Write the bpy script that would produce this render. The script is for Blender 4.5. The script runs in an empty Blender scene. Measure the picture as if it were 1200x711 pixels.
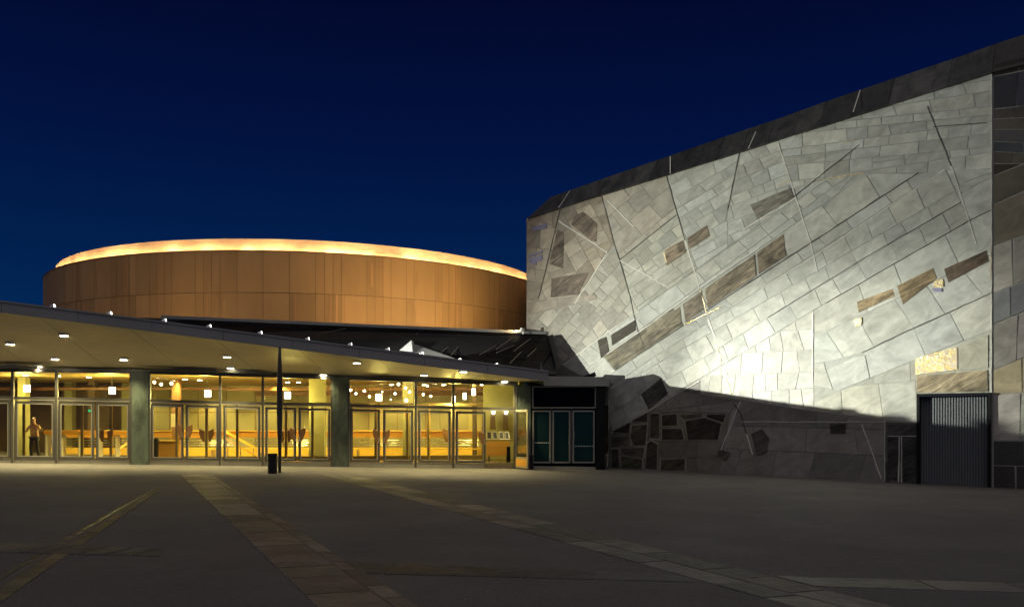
import bpy, bmesh, math, random
from mathutils import Vector, Matrix

random.seed(11)
C = bpy.context.scene.collection
R = math.radians

# ------------------------------------------------------------------ camera frame -> world helpers
CAMZ, F, CX, HY = 1.65, 1000.0, 600.0, 497.0     # eye height, focal length and horizon of a 1200 px wide frame

def P(px, py, Y):
    return Vector(((px - CX) / F * Y, Y, CAMZ - (py - HY) / F * Y))

def gz(x, y):                                     # the plaza falls gently to the right and towards the halls
    return -0.0061 * y - 0.0209 * x

def G(px, py):
    u, w = (px - CX) / F, (py - HY) / F
    Y = CAMZ / (w - 0.0061 - 0.0209 * u)
    return Vector((u * Y, Y, gz(u * Y, Y)))

def interp(pts, x):
    if x <= pts[0][0]:
        a, b = pts[0], pts[1]
    elif x >= pts[-1][0]:
        a, b = pts[-2], pts[-1]
    else:
        for a, b in zip(pts, pts[1:]):
            if a[0] <= x <= b[0]:
                break
    t = (x - a[0]) / (b[0] - a[0])
    return a[1] + t * (b[1] - a[1])

# ------------------------------------------------------------------ object helpers
def tag(o, label=None, cat=None, group=None, kind=None):
    if label: o['label'] = label
    if cat: o['category'] = cat
    if group: o['group'] = group
    if kind: o['kind'] = kind
    return o

def thing(name, label, cat, loc=(0, 0, 0), group=None):
    o = bpy.data.objects.new(name, None)
    C.objects.link(o)
    o.location = loc
    o.empty_display_size = 0.3
    return tag(o, label, cat, group)

def obj(name, bm, mats, parent=None, smooth=False):
    bmesh.ops.recalc_face_normals(bm, faces=bm.faces[:])
    me = bpy.data.meshes.new(name)
    if parent is not None:
        wl = parent.location.copy()
        pp = parent.parent
        while pp is not None:
            wl += pp.location
            pp = pp.parent
        bmesh.ops.translate(bm, verts=bm.verts[:], vec=-wl)
    bm.to_mesh(me)
    bm.free()
    if not isinstance(mats, (list, tuple)):
        mats = [mats]
    for m in mats:
        me.materials.append(m)
    if smooth:
        for p in me.polygons: p.use_smooth = True
    o = bpy.data.objects.new(name, me)
    C.objects.link(o)
    if parent is not None:
        o.parent = parent
    return o

def quad(bm, pts, mi=0):
    f = bm.faces.new([bm.verts.new(p) for p in pts])
    f.material_index = mi
    return f

def prism(bm, pts, vec, mi=0, inset=0.0):
    """closed solid: polygon pts extruded along vec (optionally with a slightly shrunk far face)"""
    vec = Vector(vec)
    pts = [Vector(p) for p in pts]
    c = sum(pts, Vector()) / len(pts)
    a = [bm.verts.new(p) for p in pts]
    b = [bm.verts.new(p + vec + (c - p) * inset) for p in pts]
    fs = [bm.faces.new(a[::-1]), bm.faces.new(b)]
    n = len(pts)
    for i in range(n):
        fs.append(bm.faces.new((a[i], a[(i + 1) % n], b[(i + 1) % n], b[i])))
    for f in fs: f.material_index = mi
    return fs

def box(bm, x0, x1, y0, y1, z0, z1, mi=0):
    return prism(bm, [(x0, y0, z0), (x1, y0, z0), (x1, y1, z0), (x0, y1, z0)], (0, 0, z1 - z0), mi)

def beam(bm, p, q, w, d, n, mi=0):
    """rectangular bar from p to q: w across, d along n (n = viewing-side normal), centred"""
    p, q, n = Vector(p), Vector(q), Vector(n).normalized()
    t = (q - p).normalized()
    s = t.cross(n).normalized()
    n2 = s.cross(t).normalized()
    pts = [p + s * w / 2 + n2 * d / 2, p - s * w / 2 + n2 * d / 2, p - s * w / 2 - n2 * d / 2, p + s * w / 2 - n2 * d / 2]
    return prism(bm, pts, q - p, mi)

def tube(bm, pts, rads, seg=10, mi=0, cap=True):
    pts = [Vector(p) for p in pts]
    if not isinstance(rads, (list, tuple)): rads = [rads] * len(pts)
    rings = []
    for i, p in enumerate(pts):
        t = (pts[min(i + 1, len(pts) - 1)] - pts[max(i - 1, 0)]).normalized()
        a = Vector((0, 0, 1)) if abs(t.z) < 0.9 else Vector((1, 0, 0))
        u = t.cross(a).normalized(); v = t.cross(u)
        rings.append([bm.verts.new(p + (u * math.cos(2 * math.pi * k / seg) + v * math.sin(2 * math.pi * k / seg)) * rads[i]) for k in range(seg)])
    for a, b in zip(rings, rings[1:]):
        for k in range(seg):
            bm.faces.new((a[k], a[(k + 1) % seg], b[(k + 1) % seg], b[k])).material_index = mi
    if cap:
        bm.faces.new(rings[0][::-1]).material_index = mi
        bm.faces.new(rings[-1]).material_index = mi

# ------------------------------------------------------------------ materials
def mat(name, col, rough=0.6, metal=0.0, spec=0.5, noise=None, bump=0.0, emit=None, tone=False, stretch=(1, 1, 1), tonemul=False):
    """principled; noise=(scale, amount, second colour); tone = per-face 'tone' colour attribute from the mesh (what the stone IS)"""
    m = bpy.data.materials.new(name); m.use_nodes = True
    nt = m.node_tree; nd = nt.nodes; lk = nt.links
    b = nd['Principled BSDF']
    b.inputs['Roughness'].default_value = rough
    b.inputs['Metallic'].default_value = metal
    b.inputs['Specular IOR Level'].default_value = spec
    b.inputs['Base Color'].default_value = (*col, 1)
    src = None
    if tone:
        at = nd.new('ShaderNodeAttribute'); at.attribute_name = 'tone'
        src = at.outputs['Color']
    if noise:
        sc, am, c2 = noise
        tc = nd.new('ShaderNodeTexCoord')
        mp = nd.new('ShaderNodeMapping'); mp.inputs['Scale'].default_value = stretch
        lk.new(tc.outputs['Object'], mp.inputs['Vector'])
        n1 = nd.new('ShaderNodeTexNoise'); n1.inputs['Scale'].default_value = sc; n1.inputs['Detail'].default_value = 8; n1.inputs['Roughness'].default_value = 0.62
        n1.inputs['Distortion'].default_value = 0.6
        lk.new(mp.outputs['Vector'], n1.inputs['Vector'])
        rp = nd.new('ShaderNodeValToRGB')
        rp.color_ramp.elements[0].position = 0.36; rp.color_ramp.elements[1].position = 0.66
        lk.new(n1.outputs['Fac'], rp.inputs['Fac'])
        fac = nd.new('ShaderNodeMath'); fac.operation = 'MULTIPLY'; fac.inputs[1].default_value = am
        lk.new(rp.outputs['Color'], fac.inputs[0])
        mx = nd.new('ShaderNodeMix'); mx.data_type = 'RGBA'
        lk.new(fac.outputs[0], mx.inputs['Factor'])
        mx.blend_type = 'MULTIPLY' if tone else 'MIX'
        if src: lk.new(src, mx.inputs['A'])
        else: mx.inputs['A'].default_value = (*col, 1)
        mx.inputs['B'].default_value = (*c2, 1)
        src = mx.outputs['Result']
        n3 = nd.new('ShaderNodeTexNoise'); n3.inputs['Scale'].default_value = sc * 6; n3.inputs['Detail'].default_value = 4
        lk.new(mp.outputs['Vector'], n3.inputs['Vector'])
        mr = nd.new('ShaderNodeMapRange'); mr.inputs['To Min'].default_value = rough - 0.12; mr.inputs['To Max'].default_value = min(1, rough + 0.12)
        lk.new(n3.outputs['Fac'], mr.inputs['Value']); lk.new(mr.outputs['Result'], b.inputs['Roughness'])
        if bump:
            bp = nd.new('ShaderNodeBump'); bp.inputs['Strength'].default_value = bump; bp.inputs['Distance'].default_value = 0.03
            ad = nd.new('ShaderNodeMath'); ad.operation = 'ADD'
            lk.new(n1.outputs['Fac'], ad.inputs[0]); lk.new(n3.outputs['Fac'], ad.inputs[1])
            lk.new(ad.outputs[0], bp.inputs['Height']); lk.new(bp.outputs['Normal'], b.inputs['Normal'])
    if src: lk.new(src, b.inputs['Base Color'])
    if emit:
        b.inputs['Emission Color'].default_value = (*emit[0], 1)
        b.inputs['Emission Strength'].default_value = emit[1]
    return m

def glass_mat(name, tint=(0.96, 0.97, 0.93), refl=0.6):
    m = bpy.data.materials.new(name); m.use_nodes = True
    nt = m.node_tree; nd = nt.nodes; lk = nt.links
    nd.remove(nd['Principled BSDF'])
    tr = nd.new('ShaderNodeBsdfTransparent'); tr.inputs['Color'].default_value = (*tint, 1)
    gl = nd.new('ShaderNodeBsdfGlossy'); gl.inputs['Roughness'].default_value = 0.03
    fr = nd.new('ShaderNodeFresnel'); fr.inputs['IOR'].default_value = 1.45
    mu = nd.new('ShaderNodeMath'); mu.operation = 'MULTIPLY'; mu.inputs[1].default_value = refl
    lk.new(fr.outputs[0], mu.inputs[0])
    mx = nd.new('ShaderNodeMixShader')
    lk.new(mu.outputs[0], mx.inputs['Fac']); lk.new(tr.outputs[0], mx.inputs[1]); lk.new(gl.outputs[0], mx.inputs[2])
    lk.new(mx.outputs[0], nd['Material Output'].inputs['Surface'])
    return m

def emis(name, col, s):
    m = bpy.data.materials.new(name); m.use_nodes = True
    nt = m.node_tree; nd = nt.nodes
    nd.remove(nd['Principled BSDF'])
    e = nd.new('ShaderNodeEmission'); e.inputs['Color'].default_value = (*col, 1); e.inputs['Strength'].default_value = s
    nt.links.new(e.outputs[0], nd['Material Output'].inputs['Surface'])
    return m

M = {}
def vein_mat(name, v, wv, n, amt, rough, bump, st=(.55, 3.2)):
    """natural stone: per-slab colour from the mesh, clouds plus veins along direction v on the wall"""
    m = bpy.data.materials.new(name); m.use_nodes = True
    nt = m.node_tree; nd = nt.nodes; lk = nt.links
    b = nd['Principled BSDF']; b.inputs['Specular IOR Level'].default_value = .35
    at = nd.new('ShaderNodeAttribute'); at.attribute_name = 'tone'
    tc = nd.new('ShaderNodeTexCoord')
    cmb = nd.new('ShaderNodeCombineXYZ')
    off = nd.new('ShaderNodeVectorMath'); off.operation = 'ADD'; sc = nd.new('ShaderNodeVectorMath'); sc.operation = 'SCALE'; sc.inputs['Scale'].default_value = 37.0
    lk.new(at.outputs['Alpha'], sc.inputs[0]) if False else lk.new(at.outputs['Color'], sc.inputs[0])
    lk.new(tc.outputs['Object'], off.inputs[0]); lk.new(sc.outputs[0], off.inputs[1])     # every slab gets its own piece of the pattern
    for k, (d, f) in enumerate(((v, st[0]), (wv, st[1]), (n, .5))):
        dp_ = nd.new('ShaderNodeVectorMath'); dp_.operation = 'DOT_PRODUCT'; dp_.inputs[1].default_value = d
        lk.new(off.outputs[0], dp_.inputs[0])
        mu = nd.new('ShaderNodeMath'); mu.operation = 'MULTIPLY'; mu.inputs[1].default_value = f
        lk.new(dp_.outputs['Value'], mu.inputs[0]); lk.new(mu.outputs[0], cmb.inputs[k])
    nv = nd.new('ShaderNodeTexNoise'); nv.inputs['Scale'].default_value = 1.1; nv.inputs['Detail'].default_value = 9; nv.inputs['Roughness'].default_value = .68; nv.inputs['Distortion'].default_value = 1.4
    lk.new(cmb.outputs[0], nv.inputs['Vector'])
    nc = nd.new('ShaderNodeTexNoise'); nc.inputs['Scale'].default_value = 1.3; nc.inputs['Detail'].default_value = 7; nc.inputs['Roughness'].default_value = .6; nc.inputs['Distortion'].default_value = .8
    lk.new(off.outputs[0], nc.inputs['Vector'])
    r1 = nd.new('ShaderNodeMapRange'); r1.inputs['From Min'].default_value = .36; r1.inputs['From Max'].default_value = .64; r1.inputs['To Min'].default_value = 1 - amt; r1.inputs['To Max'].default_value = 1 + amt * .5
    lk.new(nv.outputs['Fac'], r1.inputs['Value'])
    r2 = nd.new('ShaderNodeMapRange'); r2.inputs['From Min'].default_value = .35; r2.inputs['From Max'].default_value = .65; r2.inputs['To Min'].default_value = 1 - amt * .7; r2.inputs['To Max'].default_value = 1 + amt * .35
    lk.new(nc.outputs['Fac'], r2.inputs['Value'])
    m3 = nd.new('ShaderNodeMath'); m3.operation = 'MULTIPLY'; lk.new(r1.outputs['Result'], m3.inputs[0]); lk.new(r2.outputs['Result'], m3.inputs[1])
    vs_ = nd.new('ShaderNodeVectorMath'); vs_.operation = 'SCALE'; lk.new(at.outputs['Color'], vs_.inputs[0]); lk.new(m3.outputs[0], vs_.inputs['Scale'])
    lk.new(vs_.outputs[0], b.inputs['Base Color'])
    b.inputs['Roughness'].default_value = rough
    bp = nd.new('ShaderNodeBump'); bp.inputs['Strength'].default_value = bump; bp.inputs['Distance'].default_value = .03
    lk.new(m3.outputs[0], bp.inputs['Height']); lk.new(bp.outputs['Normal'], b.inputs['Normal'])
    return m
_wd, _z = Vector((.7953, -.6062, 0)), Vector((0, 0, 1))
_v = _wd * math.cos(R(28)) + _z * math.sin(R(28)); _w = _z * math.cos(R(28)) - _wd * math.sin(R(28))
M['stone'] = vein_mat('quartzite', _v, _w, Vector((-.6062, -.7953, 0)), .22, .55, .5, (.8, 1.5))
M['schist'] = vein_mat('schist', _v, _w, Vector((-.6062, -.7953, 0)), .62, .6, .5)
M['mortar'] = mat('mortar', (.36, .355, .31), .9, noise=(3, .6, (.27, .265, .23)), bump=.2)
M['seam_dark'] = mat('dark_joint', (.07, .066, .058), .6, noise=(6, .5, (.06, .05, .04)))
M['seam_light'] = mat('light_joint', (.74, .72, .64), .7, noise=(5, .5, (.5, .48, .42)))
M['gold'] = mat('gold_mosaic', (.85, .66, .18), .3, metal=.55, noise=(9, .8, (.55, .50, .62)), bump=.5)
M['parapet'] = mat('slate', (.07, .06, .055), .5, tone=True, noise=(2.2, 1, (.34, .34, .36)), bump=.7, stretch=(1, 1, .35))
def asphalt():
    m = bpy.data.materials.new('plaza_asphalt'); m.use_nodes = True
    nt = m.node_tree; nd = nt.nodes; lk = nt.links; b = nd['Principled BSDF']
    tc = nd.new('ShaderNodeTexCoord')
    def noise(scale, det=6, rough=.6, dist=0.0):
        n = nd.new('ShaderNodeTexNoise'); n.inputs['Scale'].default_value = scale; n.inputs['Detail'].default_value = det; n.inputs['Roughness'].default_value = rough; n.inputs['Distortion'].default_value = dist
        lk.new(tc.outputs['Object'], n.inputs['Vector']); return n.outputs['Fac']
    def rng_(src, a, c, lo, hi):
        r = nd.new('ShaderNodeMapRange'); r.inputs['From Min'].default_value = a; r.inputs['From Max'].default_value = c; r.inputs['To Min'].default_value = lo; r.inputs['To Max'].default_value = hi
        lk.new(src, r.inputs['Value']); return r.outputs['Result']
    def mul(a, c):
        q = nd.new('ShaderNodeMath'); q.operation = 'MULTIPLY'; lk.new(a, q.inputs[0]); lk.new(c, q.inputs[1]); return q.outputs[0]
    blot = rng_(noise(.22, 7, .65, .8), .36, .64, .90, 1.08)           # repairs, damp and dust
    stain = rng_(noise(1.1, 8, .7, 1.5), .30, .42, .86, 1.0)          # dark spots
    grain = rng_(noise(26, 3, .8), .3, .7, .72, 1.28)
    vo = nd.new('ShaderNodeTexVoronoi'); vo.inputs['Scale'].default_value = 1.5; lk.new(tc.outputs['Object'], vo.inputs['Vector'])
    speck = rng_(vo.outputs['Distance'], .02, .035, 2.6, 1.0)          # scattered pale grit and gum
    f = mul(mul(blot, stain), mul(grain, speck))
    v = nd.new('ShaderNodeVectorMath'); v.operation = 'SCALE'; v.inputs[0].default_value = (.118, .108, .103); lk.new(f, v.inputs['Scale'])
    lk.new(v.outputs[0], b.inputs['Base Color'])
    lk.new(rng_(noise(.5, 5), .35, .65, .72, .9), b.inputs['Roughness'])
    bp = nd.new('ShaderNodeBump'); bp.inputs['Strength'].default_value = .5; bp.inputs['Distance'].default_value = .02
    lk.new(noise(30, 4, .8), bp.inputs['Height']); lk.new(bp.outputs['Normal'], b.inputs['Normal'])
    return m
M['asphalt'] = asphalt()
M['band'] = mat('paving_stone', (.15, .14, .12), .6, tone=True, noise=(1.6, .9, (.45, .43, .41)), bump=.5)
M['drum'] = mat('copper_panel', (.3, .15, .06), .6, tone=True, noise=(0.7, .45, (.66, .62, .58)), stretch=(1, 1, .25), bump=.1)
M['ring'] = mat('ring_stone', (.68, .58, .44), .7, noise=(0.8, .5, (.40, .29, .18)), bump=.2, stretch=(1, 1, .8))
M['strip'] = emis('warm_strip', (1, .62, .25), 175)
M['fascia'] = mat('fascia_metal', (.27, .265, .255), .6, noise=(.6, .5, (.20, .20, .195)))
M['soffit'] = mat('soffit_board', (.50, .44, .31), .55, noise=(0.4, .8, (.38, .335, .235)))
M['soffit_gap'] = mat('soffit_gap', (.24, .21, .145), .6, noise=(2, .4, (.2, .175, .12)))
M['roof'] = mat('roof_felt', (.05, .05, .055), .8, noise=(1, .5, (.07, .07, .07)))
M['black_roof'] = mat('black_slate_roof', (.012, .009, .008), .6, spec=.12, tone=True, noise=(1.2, .6, (.6, .55, .5)), bump=.2)
M['frame'] = mat('frame_metal', (.10, .095, .085), .4, metal=.5, noise=(2, .3, (.13, .12, .10)))
M['frame_light'] = mat('frame_edge', (.38, .36, .30), .4, metal=.5, noise=(2, .3, (.30, .28, .24)))
M['plinth'] = mat('plinth_stone', (.30, .28, .23), .6, noise=(2, .6, (.22, .20, .17)))
M['pier'] = mat('green_slate', (.035, .044, .038), .5, noise=(1.3, 1, (.12, .155, .125)), bump=.6, stretch=(1, 1, .5))
M['black'] = mat('black_cladding', (.008, .008, .009), .5, spec=.15, noise=(2, .4, (.014, .013, .012)))
M['glass'] = glass_mat('clear_glass')
M['dark_glass'] = mat('teal_glass', (.012, .035, .036), .06, noise=(0.5, .5, (.009, .026, .028)), spec=.12)
M['sign_glass'] = mat('black_glass', (.004, .004, .005), .08, noise=(0.5, .5, (.006, .005, .005)), spec=.05)
M['wood'] = mat('oak', (.66, .33, .045), .45, noise=(1.2, .6, (.52, .25, .035)), stretch=(.2, 1, 4))
M['wood_light'] = mat('birch', (.88, .58, .10), .4, noise=(1.2, .6, (.78, .46, .075)), stretch=(.2, 1, 4))
M['wood_dark'] = mat('brown_wood', (.24, .12, .045), .45, noise=(3, .6, (.17, .08, .03)))
M['cream'] = mat('cream_wall', (.37, .355, .17), .7, noise=(.7, .6, (.30, .295, .14)))
M['brown_wall'] = mat('brown_wall', (.16, .11, .065), .6, noise=(.7, .6, (.11, .075, .045)))
M['ceiling'] = mat('foyer_ceiling', (.40, .29, .11), .6, noise=(.7, .5, (.34, .24, .09)))
M['floor'] = mat('foyer_floor', (.15, .115, .07), .25, noise=(1.2, .6, (.17, .13, .085)))
M['steel'] = mat('steel', (.55, .54, .5), .3, metal=.9, noise=(3, .3, (.45, .44, .4)))
M['lamp'] = emis('lamp_glow', (1, .88, .62), 9)
M['bulb'] = emis('bulb_glow', (1, .84, .52), 30)
M['down'] = emis('downlight_glow', (1, .87, .55), 45)
M['flood'] = emis('floodlight_glow', (1, .97, .86), 5)
M['white'] = mat('white_enamel', (.78, .78, .76), .45, noise=(4, .3, (.68, .68, .66)))
M['bin'] = mat('bin_metal', (.02, .017, .015), .45, metal=.4, noise=(5, .5, (.035, .03, .025)))
M['spindle'] = mat('spindle_paint', (.045, .038, .036), .45, noise=(3, .5, (.065, .055, .05)))
M['corrugated'] = mat('corrugated_steel', (.15, .16, .165), .6, metal=.15, noise=(2, .5, (.125, .135, .14)))
M['paper'] = mat('poster_paper', (.75, .70, .55), .7, noise=(4, .5, (.6, .5, .3)))
M['skin'] = mat('skin', (.55, .33, .23), .5, noise=(6, .3, (.48, .28, .2)))
M['shirt'] = mat('cream_shirt', (.62, .45, .28), .8, noise=(6, .4, (.52, .37, .22)))
M['trousers'] = mat('dark_trousers', (.06, .06, .075), .8, noise=(6, .4, (.045, .045, .055)))
M['hair'] = mat('brown_hair', (.10, .06, .04), .6, noise=(9, .4, (.06, .04, .03)))

# ------------------------------------------------------------------ camera, world, key ambient light
cam = bpy.data.cameras.new('Camera'); co = bpy.data.objects.new('Camera', cam); C.objects.link(co)
co.location = (0, 0, CAMZ); co.rotation_euler = (R(90), 0, 0)
cam.sensor_width = 36; cam.lens = F / 1200 * 36
cam.shift_y = (HY - 355.5) / 1200
cam.clip_start = .1; cam.clip_end = 2000
bpy.context.scene.camera = co
vs = bpy.context.scene.view_settings
vs.view_transform = 'Standard'; vs.look = 'None'; vs.exposure = 0; vs.gamma = 1

w = bpy.data.worlds.new('World'); bpy.context.scene.world = w; w.use_nodes = True
nt = w.node_tree; nd = nt.nodes; lk = nt.links
bg = nd['Background']
tc = nd.new('ShaderNodeTexCoord'); sp = nd.new('ShaderNodeSeparateXYZ'); lk.new(tc.outputs['Generated'], sp.inputs[0])
rp = nd.new('ShaderNodeValToRGB'); lk.new(sp.outputs['Z'], rp.inputs['Fac'])
el = rp.color_ramp.elements
el[0].position = 0.0; el[0].color = (.0015, .031, .118, 1)
el[1].position = 1.0; el[1].color = (.0006, .0012, .010, 1)
for pos, c in ((.16, (.0007, .0160, .078)), (.30, (.0007, .0066, .050)), (.44, (.0008, .0030, .0265))):
    e = rp.color_ramp.elements.new(pos); e.color = (*c, 1)
lk.new(rp.outputs['Color'], bg.inputs['Color'])
bg.inputs['Strength'].default_value = 1.0

def light(name, kind, loc, energy, col, **kw):
    l = bpy.data.lights.new(name, kind); l.energy = energy; l.color = col
    o = bpy.data.objects.new(name, l); C.objects.link(o); o.location = loc
    tgt = kw.pop('target', None)
    for k, v in kw.items(): setattr(l, k, v)
    if tgt is not None:
        o.rotation_euler = (Vector(tgt) - Vector(loc)).to_track_quat('-Z', 'Y').to_euler()
    return o
# the dim, very soft glow of the town sky behind the photographer
light('Sun', 'SUN', (0, -20, 40), .56, (1, .93, .88), angle=R(80), target=(2, 8, 0))

# ------------------------------------------------------------------ ground
bm = bmesh.new()
pts = [(-150, -60), (150, -60), (150, 260), (-150, 260)]
N = 12
grid = [[bm.verts.new((-150 + 300 * i / N, -60 + 320 * j / N, gz(-150 + 300 * i / N, -60 + 320 * j / N))) for i in range(N + 1)] for j in range(N + 1)]
for j in range(N):
    for i in range(N):
        bm.faces.new((grid[j][i], grid[j][i + 1], grid[j + 1][i + 1], grid[j + 1][i]))
tag(obj('plaza_ground', bm, M['asphalt']), 'dark asphalt plaza in front of the halls', 'ground', kind='structure')

def clip(poly, p, n):
    """keep the part of the 2-D polygon with (x-p).n >= 0"""
    out = []
    for i in range(len(poly)):
        a, b = poly[i], poly[(i + 1) % len(poly)]
        da = (a[0] - p[0]) * n[0] + (a[1] - p[1]) * n[1]
        db = (b[0] - p[0]) * n[0] + (b[1] - p[1]) * n[1]
        if da >= 0: out.append(a)
        if (da > 0 and db < 0) or (da < 0 and db > 0):
            t = da / (da - db)
            out.append((a[0] + (b[0] - a[0]) * t, a[1] + (b[1] - a[1]) * t))
    return out

def area(poly):
    return abs(sum(poly[i][0] * poly[(i + 1) % len(poly)][1] - poly[(i + 1) % len(poly)][0] * poly[i][1] for i in range(len(poly)))) / 2

def cen(poly):
    n = len(poly)
    return (sum(p[0] for p in poly) / n, sum(p[1] for p in poly) / n)

def slices(poly, ang, lo, hi, jit, rng):
    """cut a polygon into bands running at angle ang, lo..hi thick"""
    d = (math.cos(ang), math.sin(ang)); n = (-d[1], d[0])
    vals = [p[0] * n[0] + p[1] * n[1] for p in poly]
    v0, v1 = min(vals), max(vals)
    cuts = []
    v = v0 + rng.uniform(lo, hi)
    while v < v1 - lo * .45:
        cuts.append(v); v += rng.uniform(lo, hi)
    out = []; rest = poly
    uc = sum(p[0] * d[0] + p[1] * d[1] for p in poly) / len(poly)
    for v in cuts:
        a2 = ang + rng.uniform(-jit, jit)
        nn = (-math.sin(a2), math.cos(a2))
        pt = (n[0] * v + d[0] * uc, n[1] * v + d[1] * uc)
        lower = clip(rest, pt, (-nn[0], -nn[1]))
        if len(lower) >= 3 and area(lower) > .0005: out.append(lower)
        rest = clip(rest, pt, nn)
        if len(rest) < 3: break
    if len(rest) >= 3: out.append(rest)
    return out

def courses(poly, ang, ch, sl, rng, jit=.04, cj=.22, split=.12):
    sl = (sl[0] * 1.0, sl[1] * 1.1)
    out = []
    for band in slices(poly, ang, ch[0], ch[1], jit, rng):
        # lengths vary from course to course
        f = rng.uniform(.8, 1.25)
        for s in slices(band, ang + math.pi / 2 + rng.uniform(-cj, cj), sl[0] * f, sl[1] * f, cj * .7, rng):
            if rng.random() < split:
                out += slices(s, ang + rng.choice((0, math.pi / 2)) + rng.uniform(-.2, .2), ch[0] * .6, ch[1] * .8, .1, rng)
            else:
                out.append(s)
    return out

def shrink(poly, g):
    """move every edge of a polygon inward by g"""
    s = sum(poly[i][0] * poly[(i + 1) % len(poly)][1] - poly[(i + 1) % len(poly)][0] * poly[i][1] for i in range(len(poly)))
    if s < 0: poly = poly[::-1]
    res = poly
    for i in range(len(poly)):
        a, b = poly[i], poly[(i + 1) % len(poly)]
        L = math.hypot(b[0] - a[0], b[1] - a[1])
        if L < 1e-6: continue
        n = (-(b[1] - a[1]) / L, (b[0] - a[0]) / L)
        res = clip(res, (a[0] + n[0] * g, a[1] + n[1] * g), n)
        if len(res) < 3: return None
    return res

def inside(pt, poly):
    x, y = pt; r = False
    for i in range(len(poly)):
        (x1, y1), (x2, y2) = poly[i], poly[(i + 1) % len(poly)]
        if (y1 > y) != (y2 > y) and x < (x2 - x1) * (y - y1) / (y2 - y1) + x1: r = not r
    return r

def toned(bm):
    return bm.loops.layers.float_color.new('tone')

def paint(fs, lay, c):
    for f in fs:
        for l in f.loops: l[lay] = (*c, 1)

def paving(pxq, wid, length, base, var, seed, gap=.012):
    """a stone band in the plaza: px corners (two long sides) -> slabs lying 4 mm above the asphalt"""
    rng = random.Random(seed)
    a, b, c, d = [G(*p) for p in pxq]          # a-b one long side, d-c the other
    poly = [(v.x, v.y) for v in (a, b, c, d)]
    ang = math.atan2(b.y - a.y, b.x - a.x)
    bm = bmesh.new(); lay = toned(bm)
    for s in courses(poly, ang, wid, length, rng, jit=.008, cj=.05, split=.1):
        k = shrink(s, gap)
        if not k or area(k) < .01: continue
        t = rng.uniform(1 - var, 1 + var)
        fs = prism(bm, [(x, y, gz(x, y) - .02) for x, y in k], (0, 0, .024 + rng.uniform(0, .005)))
        paint(fs, lay, tuple(v * t * rng.uniform(.94, 1.06) for v in base))
    return bm
def struct(name, bm, m, label):
    return tag(obj(name, bm, m), label, 'paving', kind='structure')
struct('paving_band', paving([(181, 573), (-60, 727), (-28, 727), (189, 573)], (.28, .4), (.8, 1.6), (.15, .125, .07), .45, 1), M['band'], 'narrow ochre stone strip running from the left doors to the near left corner')
struct('paving_band', paving([(211, 556), (376, 716), (500, 716), (248, 556)], (.4, .75), (.6, 1.3), (.158, .14, .112), .45, 2), M['band'], 'broad stone band running towards the camera from the green pier beside the left doors')
struct('paving_band', paving([(372, 555), (950, 716), (1070, 716), (428, 559)], (.4, .75), (.7, 1.5), (.150, .138, .115), .5, 3), M['band'], 'long diagonal stone band from the second pier to the lower right of the plaza')
struct('paving_band', paving([(905, 674.5), (1290, 686), (1290, 697), (955, 687)], (.5, .8), (1.1, 2.0), (.19, .18, .155), .15, 4), M['band'], 'short row of pale paving slabs at the lower right edge')
struct('paving_band', paving([(-40, 633), (190, 643), (190, 652), (-40, 646)], (.5, .8), (.7, 1.5), (.104, .096, .091), .14, 5), M['band'], 'worn cross row of paving at the far left of the plaza')
struct('paving_band', paving([(402, 658), (792, 672), (815, 682), (425, 672)], (.5, .8), (.7, 1.5), (.100, .091, .083), .3, 6), M['band'], 'worn cross row of paving between the two broad diagonal bands')

bm = bmesh.new()
dr = random.Random(9)
p0, p1 = G(180, 572.5), G(-60, 711)
for k in range(26):
    a, b = p0.lerp(p1, k / 26), p0.lerp(p1, (k + dr.uniform(.75, .97)) / 26)
    sd = Vector((b.y - a.y, a.x - b.x, 0)).normalized() * .035
    prism(bm, [Vector((v.x, v.y, gz(v.x, v.y) - .02)) for v in (a - sd, b - sd, b + sd, a + sd)], (0, 0, .0235))
tag(obj('drain_channel', bm, M['bin']), 'thin dark drain slot beside the narrow ochre strip at the left', 'drain', kind='structure')

# ------------------------------------------------------------------ foyer building: facade line
KF = 4 / 19.38
def FY(px):
    u = (px - CX) / F
    return (32 + 19.2 * KF) / (1 - u * KF)
FN = Vector((.2022, -.9793, 0))                     # facade normal, towards the plaza
FD = Vector((.9793, .2022, 0))                      # along the facade
def FP(px, py, off=0.0):
    """point seen at px,py on a plane parallel to the facade, off metres in front of it"""
    u = (px - CX) / F
    Y = (32 + 19.2 * KF - off / .9793 ) / (1 - u * KF)
    return P(px, py, Y)
def FG(px, off=0.0, dz=0.0):                        # on the ground below the facade
    p = FP(px, 540, off)
    return Vector((p.x, p.y, gz(p.x, p.y) + dz))
TOP = [(0, 435), (155, 437), (390, 444), (605, 451.5)]
TRAN = [(0, 465.5), (155, 468.5), (390, 474.5), (605, 479)]
BOT = [(0, 536.5), (155, 538), (390, 540.5), (605, 542.5)]

foyer = thing('foyer_building', 'low glass fronted foyer with a wide lit canopy beside the stone hall', 'building', (-10, 34, 0))

def fbar(bm, a, b, w, d, off, mi=0):
    beam(bm, FP(*a, off), FP(*b, off), w, d, FN, mi)

# piers
for (x0, x1) in ((154.5, 174), (389.5, 407.5)):
    bm = bmesh.new()
    a, b = FG(x0, .12, -.1), FG(x1, .12, -.1)
    zt = FP(x0, interp(TOP, x0) - 3, .12).z
    prism(bm, [a, b, b - FN * .5, a - FN * .5], (0, 0, zt - a.z))
    obj('pier', bm, M['pier'], foyer)

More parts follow.
